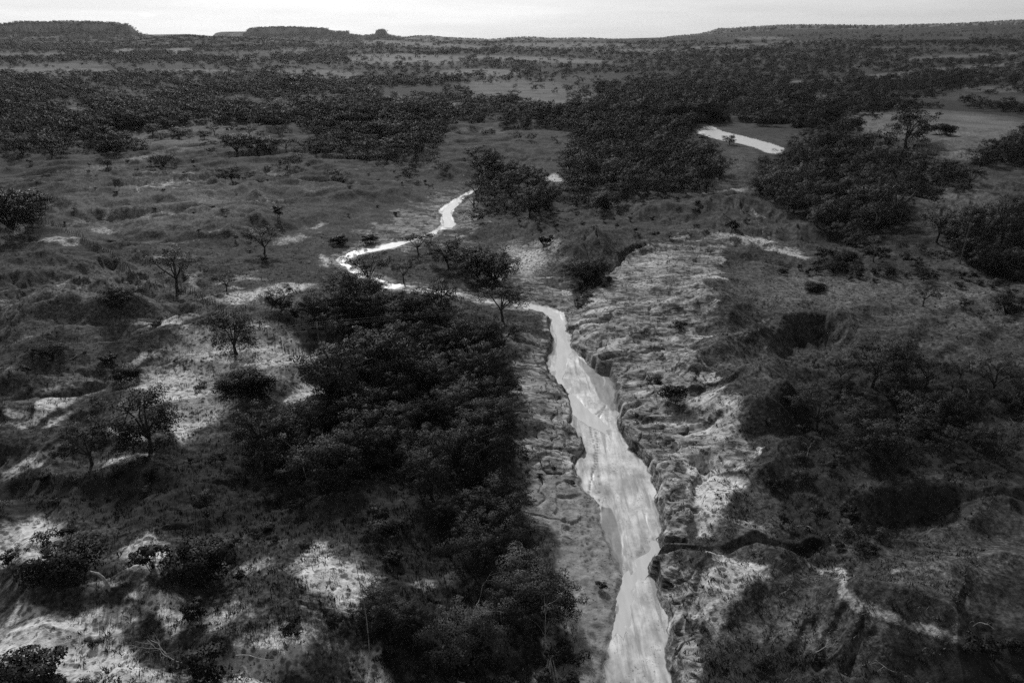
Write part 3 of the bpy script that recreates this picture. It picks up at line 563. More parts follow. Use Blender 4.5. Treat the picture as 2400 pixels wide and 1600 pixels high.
# shallow running water lying on the bed
m, n, l, b = mat('shallow_water'); T = NT(n, l); g = n.new('ShaderNodeNewGeometry'); M_water = m
ps = T.map(g.outputs['Position'], (.8, .16, 1), (0, 0, -.1))
l.new(T.rng(T.noise(ps, 1.2, 4), .3, .7, .32, .42, False), b.inputs['Base Color']); b.inputs['Roughness'].default_value = .4; b.inputs['IOR'].default_value = 1.33
bp = n.new('ShaderNodeBump'); bp.inputs['Strength'].default_value = .12; bp.inputs['Distance'].default_value = .03; l.new(T.noise(ps, 4, 3), bp.inputs['Height']); l.new(bp.outputs[0], b.inputs['Normal'])
for si, S in enumerate(STREAMS):
    Pw = U(*np.array(S, float).T, 0.0); nse = []
    k = len(Pw)
    for i in range(k):                                              # wander the shoreline a little
        a, c = Pw[i], Pw[(i + 1) % k]
        for t in np.linspace(0, 1, 7)[:-1]:
            p = a + (c - a) * t; ou = p - Pw.mean(0); p = p + .45 * ou / (np.hypot(*ou) + 1e-6); w = .35 * np.array([perlin(p[0] / 1.7, p[1] / 1.7), perlin(p[0] / 1.7 + 40, p[1] / 1.7)]).ravel(); nse.append(p + w)
    nse = np.array(nse); V = np.c_[nse, np.full(len(nse), .016 + .005 * si)]
    me = np_mesh('stream', V, [np.arange(len(V))[None, ::-1]], M_water)
    if me.polygons[0].normal.z < 0: me.flip_normals()
    tag(link('stream', me), kind='structure')

m, n, l, b = mat('mesa_slope'); T = NT(n, l); g = n.new('ShaderNodeNewGeometry'); M_mesa = m; Pp = g.outputs['Position']
sx = n.new('ShaderNodeSeparateXYZ'); l.new(g.outputs['Normal'], sx.inputs[0])
v1 = T.noise(Pp, .02, 5, .7); v2 = T.noise(Pp, .09, 4, .7)
bush = T.math('MULTIPLY', T.rng(v1, .3, .7, .07, .17, False), T.rng(v2, .35, .65, .3, 1.6, False)); cliff = T.rng(v1, .3, .7, .16, .36, False)
l.new(T.mix(T.rng(sx.outputs[2], .75, .45, 0, 1), bush, cliff), b.inputs['Base Color']); b.inputs['Roughness'].default_value = 1; b.inputs['Specular IOR Level'].default_value = 0
MESA_PTS = []
def mesa(name, prof, r0, depth, base_v, cliff=.35, seed=0, trees=True, m_=None):
    """a table hill: skyline prof [(u, v)], front edge at distance r0, running back by depth"""
    prof = np.array(prof, float); us = np.linspace(prof[0, 0], prof[-1, 0], max(60, int((prof[-1, 0] - prof[0, 0]) / 1.6)))
    tv = np.interp(us, prof[:, 0], prof[:, 1]) ; xq, yq, _w = ray(us, tv); az = np.arctan2(xq, yq)
    rows = np.r_[np.linspace(0, 1, 26), 1.15, 1.6, 2.2]; V = []
    for k, s in enumerate(rows):
        gl = fbm(az * 70 + seed, np.full_like(az, s * 5 + seed), 4); g2 = fbm(az * 300 + seed, np.full_like(az, s * 9 + seed), 3)
        top_r = r0 + depth * .35
        r = r0 + depth * .35 * min(s, 1) + (depth * .65 * (s - 1) / 1.2 if s > 1 else 0) + depth * .09 * gl * (1 - abs(2 * min(s, 1) - 1)) + depth * .012 * g2
        x, y, w = ray(us, tv); t = top_r / np.hypot(x, y); ztop = H + w * t
        x0, y0, w0 = ray(us, np.full_like(us, base_v)); zb = np.minimum(H + w0 * (r0 / np.hypot(x0, y0)), ztop - 1) - 6
        f = (s / .72 * (1 - cliff) if s < .72 else 1 - cliff + cliff * sst(np.array(s), .72, .84) if s < .84 else 1.0)
        f = np.where(np.array(s) < .72, np.power(np.clip(s / .72, 0, 1), 1.25) * (1 - cliff), f)
        z = zb + (ztop - zb) * f + (ztop - zb) * .05 * gl * (s < .8) * s
        if s > 1: z = ztop - (ztop - zb) * .02 * (s - 1) if s < 2 else zb - 5
        V.append(np.stack([r * np.sin(az), r * np.cos(az), z + 0 * az], -1))
    V = np.array(V); a, c = V.shape[:2]; ix = np.arange(a * c).reshape(a, c)
    q = np.stack([ix[:-1, :-1], ix[:-1, 1:], ix[1:, 1:], ix[1:, :-1]], -1).reshape(-1, 4)
    tag(link(name, np_mesh(name, V.reshape(-1, 3), [q], m_ or M_mesa, True)), kind='structure')
    if trees: MESA_PTS.append(V[22:27].reshape(-1, 3)); MESA_PTS.append(V[3:22:2].reshape(-1, 3))
mesa('distant_ridge', [(300,82),(340,80),(420,79),(488,83),(496,76),(510,73.5),(560,73),(590,72),(620,90)], 9000, 1500, 95, .2, 9, False)
mesa('mesa', [(-220,66),(-120,60),(-20,58),(12,55),(40,51),(100,51),(160,50),(230,51.5),(268,54),(292,57),(303,63),(312,71),(322,78),(345,83),(380,89),(420,96)], 3600, 900, 118, .34, 1)
mesa('mesa', [(540,92),(556,83),(566,72),(572,66),(590,64),(640,62),(670,62),(720,64),(752,66),(758,71),(772,73),(800,72),(804,79),(835,82),(862,78.5),(863,71),(872,68),(884,68),(888,73),(890,78.5),(905,83),(930,86),(960,83),(1000,85),(1060,90),(1110,94)], 4600, 900, 108, .38, 5)
M_hill = plainmat('pale_hill', .05, .17, .03, 1)
mesa('hill', [(290,97),(340,90),(400,85),(440,82),(480,87),(520,87),(560,89),(640,93),(720,98)], 2500, 600, 119, .1, 23)
mesa('distant_ridge', [(930,88),(960,84),(985,83),(1010,86),(1040,88),(1080,89.5),(1130,91),(1170,88),(1200,86),(1240,87),(1260,89),(1340,88),(1420,91),(1520,92)], 4000, 900, 114, .1, 12, True, M_hill)
mesa('mesa', [(1480,92),(1560,83),(1605,79),(1628,74),(1650,67),(1690,65),(1740,62),(1790,59),(1850,58),(1920,58),(1990,60),(2060,59),(2130,57),(2210,55),(2280,51),(2330,48),(2400,46),(2520,44),(2620,50)], 4300, 1200, 96, .22, 17)

# ------------------------------------------------------------------ trees and shrubs: a few grown patterns
def leaves(cent, rad_, nn, size, up=.55, rs=None, kn=.45):
    k = len(cent); ci = rs.choice(k, nn, p=(rad_ ** 1.4) / (rad_ ** 1.4).sum())
    d = norm(rs.normal(size=(nn, 3))); d[:, 2] = np.where(rs.random(nn) < .75, np.abs(d[:, 2]), d[:, 2])
    rr = rad_[ci] * (1 - .55 * rs.random(nn) ** 2); p = cent[ci] + d * rr[:, None] * np.array([1, 1, .72])
    nrm = norm(d * .7 + np.array([0, 0, up]) + rs.normal(size=(nn, 3)) * .55)
    a = norm(np.cross(nrm, rs.normal(size=(nn, 3)))); c = np.cross(nrm, a); s = size * (.6 + .8 * rs.random(nn))[:, None]
    V = np.stack([p - a * s, p - c * s * .55, p + a * s, p + c * s * .55], 1).reshape(-1, 3)
    cen = (cent * (rad_ ** 2)[:, None]).sum(0) / (rad_ ** 2).sum(); cen[2] *= .6
    N = norm(d * .55 + norm(p - cen) * .55 + nrm * kn + np.array([0, 0, .15]))
    return V, np.arange(nn * 4).reshape(-1, 4), np.repeat(N, 4, 0)
def grow(seed, h=7.0, spread=3.4, kind='round', nl=2600, size=.17):
    rs = np.random.default_rng(seed); parts = []; cents = []; rads = []
    th = h * {'round': .2, 'open': .28, 'flat': .36, 'multi': .06}[kind]; lean = rs.normal(size=2) * .25
    base = np.array([0, 0, -.35]); fork = np.array([lean[0], lean[1], th]); r0 = .055 * spread + .03
    if kind != 'multi': parts.append(tube([base, base * .5 + fork * .5 + np.r_[rs.normal(size=2) * .08, 0], fork], [r0 * 1.25, r0, r0 * .85], 6))
    else: fork = np.array([0, 0, .05])
    nb_ = rs.integers(5, 8) if kind != 'multi' else rs.integers(7, 11)
    for i in range(nb_):
        a = math.tau * (i + rs.random() * .7) / nb_; e = spread * (.45 + .4 * rs.random()) * (.8 if i % 3 == 0 else 1); top = h * ({'round': .62, 'open': .66, 'flat': .78, 'multi': .62}[kind] + .2 * rs.random())
        if i == 0: e *= .2; top = h * .86
        end = np.array([math.cos(a) * e, math.sin(a) * e, top]) + np.r_[lean, 0]; mid = fork * .45 + end * .55 + np.r_[rs.normal(size=2) * .25, .25]
        parts.append(tube([fork, mid, end], [r0 * .62, r0 * .4, r0 * .15], 5))
        cents.append(end); rads.append(spread * (.24 + .16 * rs.random()))
        for j in range(5):
            e2 = end + np.array([math.cos(a + rs.normal() * .9), math.sin(a + rs.normal() * .9), rs.normal() * .45 - (.2 if kind in ('round', 'multi') else 0)]) * spread * (.28 + .34 * rs.random())
            parts.append(tube([mid * .5 + end * .5, e2], [r0 * .25, r0 * .08], 4)); cents.append(e2); rads.append(spread * (.11 + .2 * rs.random() ** 1.5))
    if kind in ('round', 'multi'):
        for i in range(20):
            a = rs.random() * math.tau; q_ = spread * (.4 + .38 * rs.random()); cents.append(np.array([math.cos(a) * q_, math.sin(a) * q_, h * (.17 + .36 * rs.random())])); rads.append(spread * (.19 + .15 * rs.random()))
    cents = np.array(cents); rads = np.array(rads)
    cents[:, 2] = np.maximum(cents[:, 2], rads * .3)
    return join(parts), leaves(cents, rads, nl, size, rs=rs), (cents, rads)
def bushy(seed, h=1.8, spread=1.5, nl=900, size=.11, nc=(7, 12)):
    rs = np.random.default_rng(seed); parts = []; c = []; r = []
    for i in range(rs.integers(*nc)):
        a = rs.random() * math.tau; e = spread * math.sqrt(rs.random()) * .8; t = h * (.35 + .5 * rs.random()) * (1 - .35 * (e / spread))
        p = np.array([math.cos(a) * e, math.sin(a) * e, t]); c.append(p); r.append(spread * (.22 + .2 * rs.random())); parts.append(tube([(p[0] * .2, p[1] * .2, -.2), p], [.035, .012], 4))
    c = np.array(c); r = np.array(r); c[:, 2] = np.maximum(c[:, 2], r * .4)
    V, Q, N = leaves(c, r, nl, size, rs=rs); st_ = join(parts); N0 = np.zeros_like(st_[0]); N0[:, 0] = 1; return join([st_, (V, Q)]), (c, r), np.concatenate([N0, N])
TREES = []                                                          # (kind, trunk mesh, crown mesh, coarse versions, height, spread)
for i, (kd, h, s) in enumerate([('round',5.4,3.5),('round',6.2,3.4),('round',5.0,3.9),('open',6.0,3.4),('open',5.6,3.8),('flat',6.0,4.1),('flat',5.8,3.7),('multi',4.8,3.5),('multi',5.2,3.2),('round',6.4,3.9)]):
    tr, cr_, (cc, rr_) = grow(100 + i, h, s, kd, 9000 if kd in ('round', 'multi') else 4200, .10)
    lo = [leaves(cc, rr_, nl, sz, rs=np.random.default_rng(5 + i), kn=.12)[::2] for nl, sz in ((1200, .22), (300, .44), (60, .95))]
    TREES.append(dict(kind=kd, trunk=np_mesh('trunk', tr[0], [tr[1]], M_bark, True), crown=np_mesh('crown', cr_[0], [cr_[1]], M_leaf, False, cr_[2]), lo=lo, h=h, s=s))
SHRUBS = []
for i in range(10):
    h, s = [(1.7,1.5),(2.2,1.3),(1.4,1.8),(2.0,1.6),(1.2,1.2),(2.6,1.4),(1.6,2.0),(3.0,3.2),(2.4,3.6),(3.6,3.0)][i]
    (V, Q), (cc, rr_), N_ = bushy(300 + i, h, s, *((900, .11, (7, 12)) if i < 7 else (5200, .14, (20, 28)))); lo = [leaves(cc, rr_, nl, sz, rs=np.random.default_rng(35 + i), kn=.15)[::2] for nl, sz in ((150, .24), (40, .45))]
    SHRUBS.append(dict(me=np_mesh('shrub', V, [Q], M_shrub, False, N_), lo=lo, h=h, s=s))

# ------------------------------------------------------------------ where they stand
# single ones: (u, v of the foot, crown width in picture units, pattern, label)
LONE = [
 (543,812,100,9,'lone round tree on bare pale soil in front of the utility pole'),
 (345,1037,140,9,'big dark round tree beside the pale soil patch, its right side ragged'),
 (212,1066,88,3,'thin see-through tree standing just left of the big dark tree by the pale soil'),
 (606,584,55,3,'slim tree with a leaning trunk on the grass hill left of the stream bend'),
 (408,668,85,5,'wide tree with bare crooked lower limbs beside the wire fence'),
 (276,710,60,0,'dark tree at the end of the wavy grass ridges, left of the fence'),
 (519,668,36,3,'small tree on the grass just above the pale track'),
 (850,664,70,6,'flat-topped dark tree standing in front of the sharp stream bend'),
 (792,676,66,7,'low dark bushy tree just left of the flat-topped tree at the stream bend'),
 (928,650,44,6,'crooked twin-stemmed tree right of the stream bend'),
 (963,584,46,3,'small open tree on the grass spit between the stream and its bank'),
 (1030,612,66,0,'round tree on a short trunk on the grassy spit'),
 (1098,640,76,8,'fan-shaped tree of many bare stems beside the stream'),
 (1135,650,84,7,'broad dark bushy tree leaning on the fan-shaped bare-stemmed tree'),
 (1155,738,86,5,'open tree with thin stems over the stream water at the grove tip'),
 (1268,1408,92,0,'dark tree with a drooping crown over the pale stream bank'),
 (2120,703,40,6,'small tree with two thin stems in the right-hand meadow'),
 (2310,722,58,7,'low round tree at the far side of the right-hand meadow'),
 (2250,736,24,3,'spindly young tree between the two meadow trees'),
 (2213,706,22,0,'smallest round-headed tree in the right-hand meadow'),
 (2055,512,104,5,'wide umbrella tree with visible limbs at the grove edge'),
 (2150,556,70,4,'sparse nearly leafless tree beside the tall pole'),
 (2080,340,88,9,'large round tree alone in the far right field'),
 (2010,540,70,4,'open tree under the umbrella tree at the right grove'),
 (1745,442,44,7,'round dark tree beside the pale path right of the far grove'),
 (1676,333,22,0,'single small tree standing on the far stream bank'),
 (535,420,38,0,'dark tree alone at the top of the left grass hills'),
 (375,384,34,7,'round dark tree left of the grass crest below the far grove'),
 (247,384,20,7,'small dark tree on the open grass at the foot of the left grove'),
 (378,293,22,0,'single tree in the middle of the open left field'),(425,288,26,9,'round tree, right-hand one of the pair in the open left field'),(350,312,26,0,'tree at the near edge of the open left field'),
 (300,287,34,0,'tall tree at the far edge of the open left field'),(410,325,34,0,'broad tree in front of the open left field'),(470,320,20,0,'small tree, first of the row in the open left field'),(492,310,20,3,'thin tree behind the row in the open left field'),(572,316,24,3,'pale thin tree near the right end of the open left field'),
 (30,528,110,7,'big dark thicket tree at the picture edge on the left grass slope'),(75,510,60,7,'dark tree right of the thicket on the left grass slope'),(-20,520,90,9,'round dark tree cut off by the picture edge on the left grass slope'),
 (620,350,44,7,'bushy tree at the right end of the open left field'),(590,352,36,0,'tree left of the bushy tree at the end of the open left field'),(660,352,30,3,'open tree with a pale trunk right of the bushy tree in the left field'),(545,350,50,7,'dark low tree in the left field below the thin trees'),
 (700,352,26,3,'thin tree beside the grass crest at the far grove'),(980,165,14,0,'tree in the far pale field'),(1089,135,12,0,'single round tree in the far pale strip'),
 (1345,650,60,7,'dark bushy tree down in the side gully'),(1365,632,46,7,'dark bush-like tree at the head of the side gully'),
 (122,822,50,7,'dark bushy tree on the grass slope near the left picture edge'),
]
LONE_SHRUB = [
 (292,866,66,'low wide shrub on the grass left of the pale soil'),(465,892,36,'small round dark shrub on the pale soil'),(570,905,112,'wide flat shrub between the two pale soil patches'),(1380,1352,26,'narrow dark shrub on the sandy stream bank'),
 (378,578,14,'tiny round shrub alone on the left grass'),(150,1320,150,'large dark shrub in the lower left corner of the pale grass'),(95,1250,60,'dark shrub on the pale grass left of the big lower shrub'),(465,1325,130,'dark shrub mass below the arched pale trunk'),
 (350,1310,80,'dark shrub beside the arched pale trunk'),(470,1540,110,'round dark shrub next to the fallen tree'),(70,1590,150,'dark shrub in the bottom left corner'),(225,1590,90,'dark shrub at the bottom edge beside the fallen tree'),(900,1440,125,'leafy dark shrub right of the tall thin dead trunk'),
 (15,1300,50,'small shrub at the picture edge on pale grass'),(460,1420,70,'dark shrub above the fallen tree'),(215,1480,26,'small low shrub on pale sand left of the fallen tree'),(1310,1110,20,'small dark bush on the flat rock left of the stream'),(1240,1095,16,'tiny plant on the flat rock left of the stream'),(1275,1078,14,'smallest plant growing from the flat rock'),
 (1250,560,36,'low shrub on the sandy slope above the side gully'),(1680,535,34,'dark round shrub at the foot of the grassy hill'),(2160,310,56,'low wide shrub in the far right field'),(1870,668,50,'low shrub patch in the dark meadow'),(640,500,30,'shrub in the hollow of the left grass hill'),(780,560,40,'shrub on the grass above the stream bend'),(850,560,36,'dark shrub on the bank above the curving stream'),
 (255,830,40,'low dark shrub on the left slope'),(680,720,30,'shrub at the field edge of the grove'),(555,1330,30,'shrub below the wide dark shrub mass'),(1500,880,40,'dark low shrub on the layered rock'),(1545,925,60,'dark grassy shrub in the rock hollow'),(1560,755,36,'rounded shrub on the layered rock slope'),
]
GROVES = [  # outline, spacing (m), tree height scale range, patterns, where it is
 ([(640,745),(700,722),(760,700),(820,690),(870,675),(960,700),(1050,752),(1135,770),(1172,800),(1150,860),(1188,930),(1160,1000),(1198,1070),(1170,1130),(1205,1190),(1150,1240),(1050,1260),(1000,1210),(930,1100),(800,1140),(640,1120),(600,1050),(640,1000),(700,965),(745,890),(765,830),(750,780),(690,770)], 4.3, (.6, 1.0), [0,1,2,7,8,9,4], 'the big grove on the left bank'),
 ([(1040,1270),(1180,1260),(1250,1320),(1220,1400),(1180,1480),(1000,1490),(900,1490),(850,1430),(960,1380),(1010,1340)], 4.2, (.5, .85), [0,7,8,3,2], 'the thicket below the big grove'),
 ([(1840,900),(1930,862),(2040,842),(2180,862),(2352,885),(2450,920),(2450,1080),(2200,1085),(1980,1075),(1880,1020),(1810,930)], 4.6, (.5, .9), [0,3,7,8,4,2], 'the dark slope on the right'),
 ([(1090,375),(1200,385),(1290,440),(1285,485),(1220,500),(1130,505),(1088,500)], 6, (.8, 1.15), [0,1,5,9], 'the grove above the upper stream'),
 ([(1290,340),(1400,330),(1600,340),(1650,380),(1660,440),(1560,450),(1380,470),(1290,460)], 6.2, (.8, 1.2), [0,1,5,9,2], 'the wood in the middle distance'),
 ([(1745,360),(1900,330),(1990,330),(2060,360),(2200,400),(2250,440),(2160,455),(2040,445),(2100,520),(2010,540),(1960,560),(1890,540),(1840,500),(1790,470),(1740,440)], 6.2, (.85, 1.25), [0,1,5,9,2], 'the wood right of the pale path'),
 ([(2160,570),(2230,500),(2352,480),(2450,480),(2450,650),(2352,640),(2220,620)], 5.5, (.8, 1.2), [0,1,9,2], 'the wood at the right edge of the meadow'),
 ([(1880,590),(1960,570),(2120,580),(2200,630),(2130,640),(1980,620),(1890,610)], 4.5, (.4, .7), [7,8,3], 'the low belt behind the dark meadow'),
 ([(2240,385),(2270,350),(2352,320),(2450,320),(2450,400),(2352,395)], 6, (.9, 1.2), [0,9,1], 'the clump at the right field edge'),
 ([(680,365),(740,310),(900,300),(1020,310),(1020,345),(900,368),(780,362)], 7, (.8, 1.2), [0,1,2,9,7], 'the long grove behind the left hills'),
 ([(-60,330),(0,290),(180,295),(300,330),(340,350),(200,372),(60,372),(-60,370)], 7, (.8, 1.2), [0,1,2,9,7], 'the wood on the far left'),
 ([(1400,270),(1560,260),(1640,290),(1560,310),(1640,335),(1400,335),(1290,335)], 8, (.8, 1.2), [0,1,2,9], 'the wood before the far stream'),
 ([(250,268),(560,258),(760,290),(1000,350),(1040,420),(900,430),(700,400),(480,400),(330,400),(240,330)], 17, (.45, 1.0), [0,3,7,9,5], 'the open field on the left'),
 ([(1800,345),(1830,310),(1960,290),(1950,330)], 7, (.8, 1.2), [0,1,9], 'the trees right of the far stream'),
]
SCRUBS = [ # outline, spacing, size range, where
 ([(640,1130),(800,1150),(940,1110),(1010,1230),(1050,1270),(1000,1330),(850,1320),(800,1240),(690,1210)], 3.6, (.5,1.0), 'the dark slope below the big grove'),
 ([(0,1110),(200,1090),(430,1070),(640,1010),(690,1200),(640,1230),(400,1200),(0,1190)], 4.2, (.35,.75), 'the dark grass bank on the left'),
 ([(880,1490),(1330,1440),(1360,1520),(1300,1660),(900,1660)], 2.6, (.5,1.0), 'the tangle at the bottom edge'),
 ([(1200,960),(1190,800),(1205,1250),(1215,1190),(1222,1060)], 2.2, (.3,.6), 'the edge of the flat rock shelf'),
 ([(1765,950),(1830,915),(1860,1010),(1950,1080),(1930,1250),(1800,1250),(1775,1190),(1760,1080)], 3.6, (.4,.9), 'the dark scrub right of the rocks'),
 ([(1790,840),(1850,790),(1940,815),(1850,870),(1790,890)], 4.6, (.4,.9), 'the floor of the scooped hollow'),
 ([(1940,1190),(2060,1210),(2140,1230),(2060,1300),(1900,1290)], 3.2, (.5,1.0), 'the scrub behind the pale ridge'),
 ([(2200,1530),(2352,1500),(2450,1640),(2200,1640)], 2.6, (.5,1.0), 'the black pit at the bottom corner'),
 ([(1620,1530),(1900,1500),(2150,1560),(2100,1660),(1640,1660)], 4, (.3,.7), 'the lower right slope'),
 ([(300,1200),(800,1230),(820,1320),(700,1420),(560,1400),(300,1330)], 4.6, (.3,.7), 'the pale grass at the lower left'),
 ([(560,1440),(820,1380),(860,1480),(820,1560),(600,1470)], 4.2, (.3,.8), 'the grass beside the tall dead trunk'),
 ([(620,730),(700,700),(760,690),(690,760)], 3, (.4,.8), 'the field edge of the big grove'),
 ([(1320,700),(1325,650),(1370,625),(1410,610),(1380,650),(1345,665)], 2.2, (.4,.8), 'the side gully'),
 ([(1760,600),(1900,580),(2100,620),(2352,640),(2352,670),(2100,645),(1900,625)], 3.6, (.5,1.1), 'the upper edge of the dark meadow'),
 ([(0,380),(700,365),(1000,380),(950,480),(740,520),(640,600),(300,560),(0,500)], 15, (.4,.9), 'the left grass hills'),
 ([(1150,480),(1500,460),(1800,480),(1700,540),(1330,540),(1150,520)], 9, (.4,.9), 'the grassy hills right of the upper stream'),
 ([(250,1220),(0,1200),(0,1350),(250,1340)], 4.5, (.35,.8), 'the pale grass by the left picture edge'),
 ([(1900,760),(2352,680),(2352,740),(2120,770)], 16, (.3,.7), 'the near side of the dark meadow'),
 ([(0,830),(200,790),(450,760),(420,860),(200,900),(0,920)], 8, (.3,.7), 'the grass slope below the wavy ridges'),
]
def fill(poly, spacing, rs):
    poly = np.array(poly, float); Pw = U(poly[:, 0], poly[:, 1], 4.0); lo, hi = Pw.min(0), Pw.max(0)
    n_ = int((hi[0] - lo[0]) * (hi[1] - lo[1]) / spacing ** 2 * 1.5); gx = rs.uniform(lo[0], hi[0], n_); gy = rs.uniform(lo[1], hi[1], n_); kp = []
    for i in range(n_):
        if not kp or np.min((gx[kp] - gx[i]) ** 2 + (gy[kp] - gy[i]) ** 2) > (spacing * .62) ** 2: kp.append(i)
    gx, gy = gx[kp], gy[kp]
    k = inside(gx, gy, Pw); return gx[k], gy[k]
items = []   # dict per tree
rs = np.random.default_rng(21)
def add_tree(x, y, z, scale, pat, label, where, lone=False, stretch=1.0):
    T_ = TREES[pat]; dep = y * CP - (z - H) * SP
    items.append(dict(x=x, y=y, z=z, s=scale, pat=pat, label=label, where=where, px=T_['s'] * 2 * scale * F / max(dep, 1), lone=lone, rot=rs.random() * math.tau, st=stretch))
for (u, v, w, pat, lab) in LONE:
    p = at(u, v); dep = p.y * CP - (p.z - H) * SP; add_tree(p.x, p.y, p.z, w * dep / F / (1.6 * TREES[pat]['s']), pat, lab, None, True, rs.uniform(.92, 1.05))
for (poly, sp_, (a, c), pats, where) in GROVES:
    fs = .84 if sp_ >= 6 and sp_ < 15 else 1.0; x, y = fill(poly, sp_ * fs, rs); d = lookup(GD, x, y); pu, pv2, _ = proj(x, y, np.full_like(x, 4.0)); keep = (d > 1.5) & (fbm(x / 12, y / 12, 2) > -.27) & ~((pu > 1632) & (pu < 1805) & (pv2 > 294) & (pv2 < 378)); x, y = x[keep], y[keep]; z = lookup(GZ, x, y)
    for i in range(len(x)): add_tree(x[i], y[i], z[i], fs * rs.uniform(a, c) * float(np.exp(rs.normal(0, .22))), int(rs.choice(pats)), None, where, False, rs.uniform(.8, 1.3))
# far woods, by thickness of cover
def cover(u, v, x, y):
    dn = .40 + 1.9 * fbm(x / 280, y / 150, 4, .6) + .8 * fbm(x / 45, y / 60, 2)
    q = np.zeros(u.shape)
    for (cu, cv, a, b_, rot, s) in FIELDS:
        X, Y = u - cu, v - cv; c_, n_ = math.cos(R(rot)), math.sin(R(rot)); q = np.maximum(q, 1 - sst(np.hypot((X * c_ + Y * n_) / a, (-X * n_ + Y * c_) / b_), .75, 1.05))
    dark = np.zeros(u.shape)
    for (cu, cv, a, b_) in [(500,190,560,22),(200,320,260,40),(850,330,170,30),(620,143,430,10),(1350,118,330,9),(1700,150,300,30),(1500,250,200,50),(1900,260,220,40),(300,215,400,30),(860,262,200,28),(1150,155,110,8),(2050,200,320,30),(1600,200,220,40),(180,110,260,8),(600,108,150,7),(100,290,120,30)]:
        dark = np.maximum(dark, 1 - sst(np.hypot((u - cu) / a, (v - cv) / b_), .7, 1.1))
    return np.clip(dn + .5 * dark, 0, 1) * (1 - .86 * q)
N = 38000; u = rs.uniform(-200, 2560, N); v = 97 + (345 - 97) * rs.random(N) ** 1.4
x, y, z, ok = hit(u, v); dn = cover(u, v, x, y)
bound = np.interp(u, [-200,0,340,680,1020,1300,1640,1960,2400,2560], [300,300,300,310,320,330,300,300,260,260])
keep = ok & (rs.random(N) < dn) & ((v < bound)) & ~((u > 1632) & (u < 1805) & (v > 292)) & (lookup(GD, x, y) > 3)
rr_ = np.hypot(x, y)
for i in np.where(keep)[0]: add_tree(x[i], y[i], z[i], float(np.exp(rs.normal(-.25, .33))) * (1 + .25 * (rr_[i] > 1500)), int(rs.choice([0,1,2,9,7,0,5])), None, 'far')
# open wooded slopes beyond and the mesa tops
N = 5000; u = rs.uniform(1380, 2560, N); v = np.interp(u, [1380,1600,2560], [92,80,60]) + rs.random(N) * 50
x, y, z, ok = hit(u, v); k = ok & (rs.random(N) < .25 + .9 * fbm(x / 200, y / 200, 3))
for i in np.where(k)[0]: add_tree(x[i], y[i], z[i], rs.uniform(.45, 1.0), int(rs.choice([0,1,2,9])), None, 'far')
N = 6500; u = rs.uniform(-200, 1150, N); v = 96 + 44 * rs.random(N)
x, y, z, ok = hit(u, v); k = ok & (rs.random(N) < cover(u, v, x, y) * 1.1)
for i in np.where(k)[0]: add_tree(x[i], y[i], z[i], rs.uniform(.8, 1.5), int(rs.choice([0,1,2,9])), None, 'far')
for Pm in MESA_PTS:
    k = rs.random(len(Pm)) < .28
    for p in Pm[k]: add_tree(p[0] + rs.normal() * 4, p[1] + rs.normal() * 8, p[2] - 1.5, rs.uniform(.5, 1.25), int(rs.choice([0,1,2,9])), None, 'far')

def inframe(t):
    a, c, _ = proj(np.array(t['x']), np.array(t['y']), np.array(t['z'] + 2)); t['u'], t['v'] = float(a), float(c); return -40 < a < 2392 and 40 < c < 1640
vis = [t for t in items if inframe(t)]
lone = [t for t in vis if t['lone']]; rest = sorted([t for t in vis if not t['lone']], key=lambda t: -t['px'])
solo = lone + rest[:300 - len(lone)]; mass = rest[300 - len(lone):] + [t for t in items if not (-40 < t['u'] < 2392 and 40 < t['v'] < 1640) and t['px'] > 3]
def terc(v, arr):
    a = sorted(arr); return 0 if v < a[len(a) // 3] else (2 if v > a[2 * len(a) // 3] else 1)
bywhere = {}
for t in solo:
    if t['where']: bywhere.setdefault(t['where'], []).append(t)
for where, L in bywhere.items():
    for t in L:
        sz = terc(t['px'], [k['px'] for k in L]); row = terc(t['v'], [k['v'] for k in L]); cu_ = terc(t['u'], [k['u'] for k in L])
        kd = {'round': 'rounded dense', 'open': 'open-crowned', 'flat': 'flat-topped', 'multi': 'low bushy'}[TREES[t['pat']]['kind']]
        t['label'] = ('%s %s tree, %s %s of %s' % (('small', 'medium', 'broad')[sz], kd, ('back', 'middle', 'front')[row], ('left', 'centre', 'right')[cu_], where))
        t['group'] = t['label'] + ' group'
def place_tree(t):
    T_ = TREES[t['pat']]; e = bpy.data.objects.new('tree', None); COL.objects.link(e); e.empty_display_size = .5
    e.location = (t['x'], t['y'], t['z']); e.rotation_euler = (0, 0, t['rot']); e.scale = (t['s'], t['s'], t['s'] * t['st'])
    tag(e, t['label'], 'tree', 'trees of ' + t['where'] if t['where'] else None)
    link('trunk', T_['trunk'], e); c_ = link('crown', T_['crown'], e); k_ = .5 if t['lone'] else random.uniform(.5, 1.0) if random.random() < .6 else random.uniform(.9, 2.0); c_.color = (k_, k_, k_, 1)
for t in solo: place_tree(t)
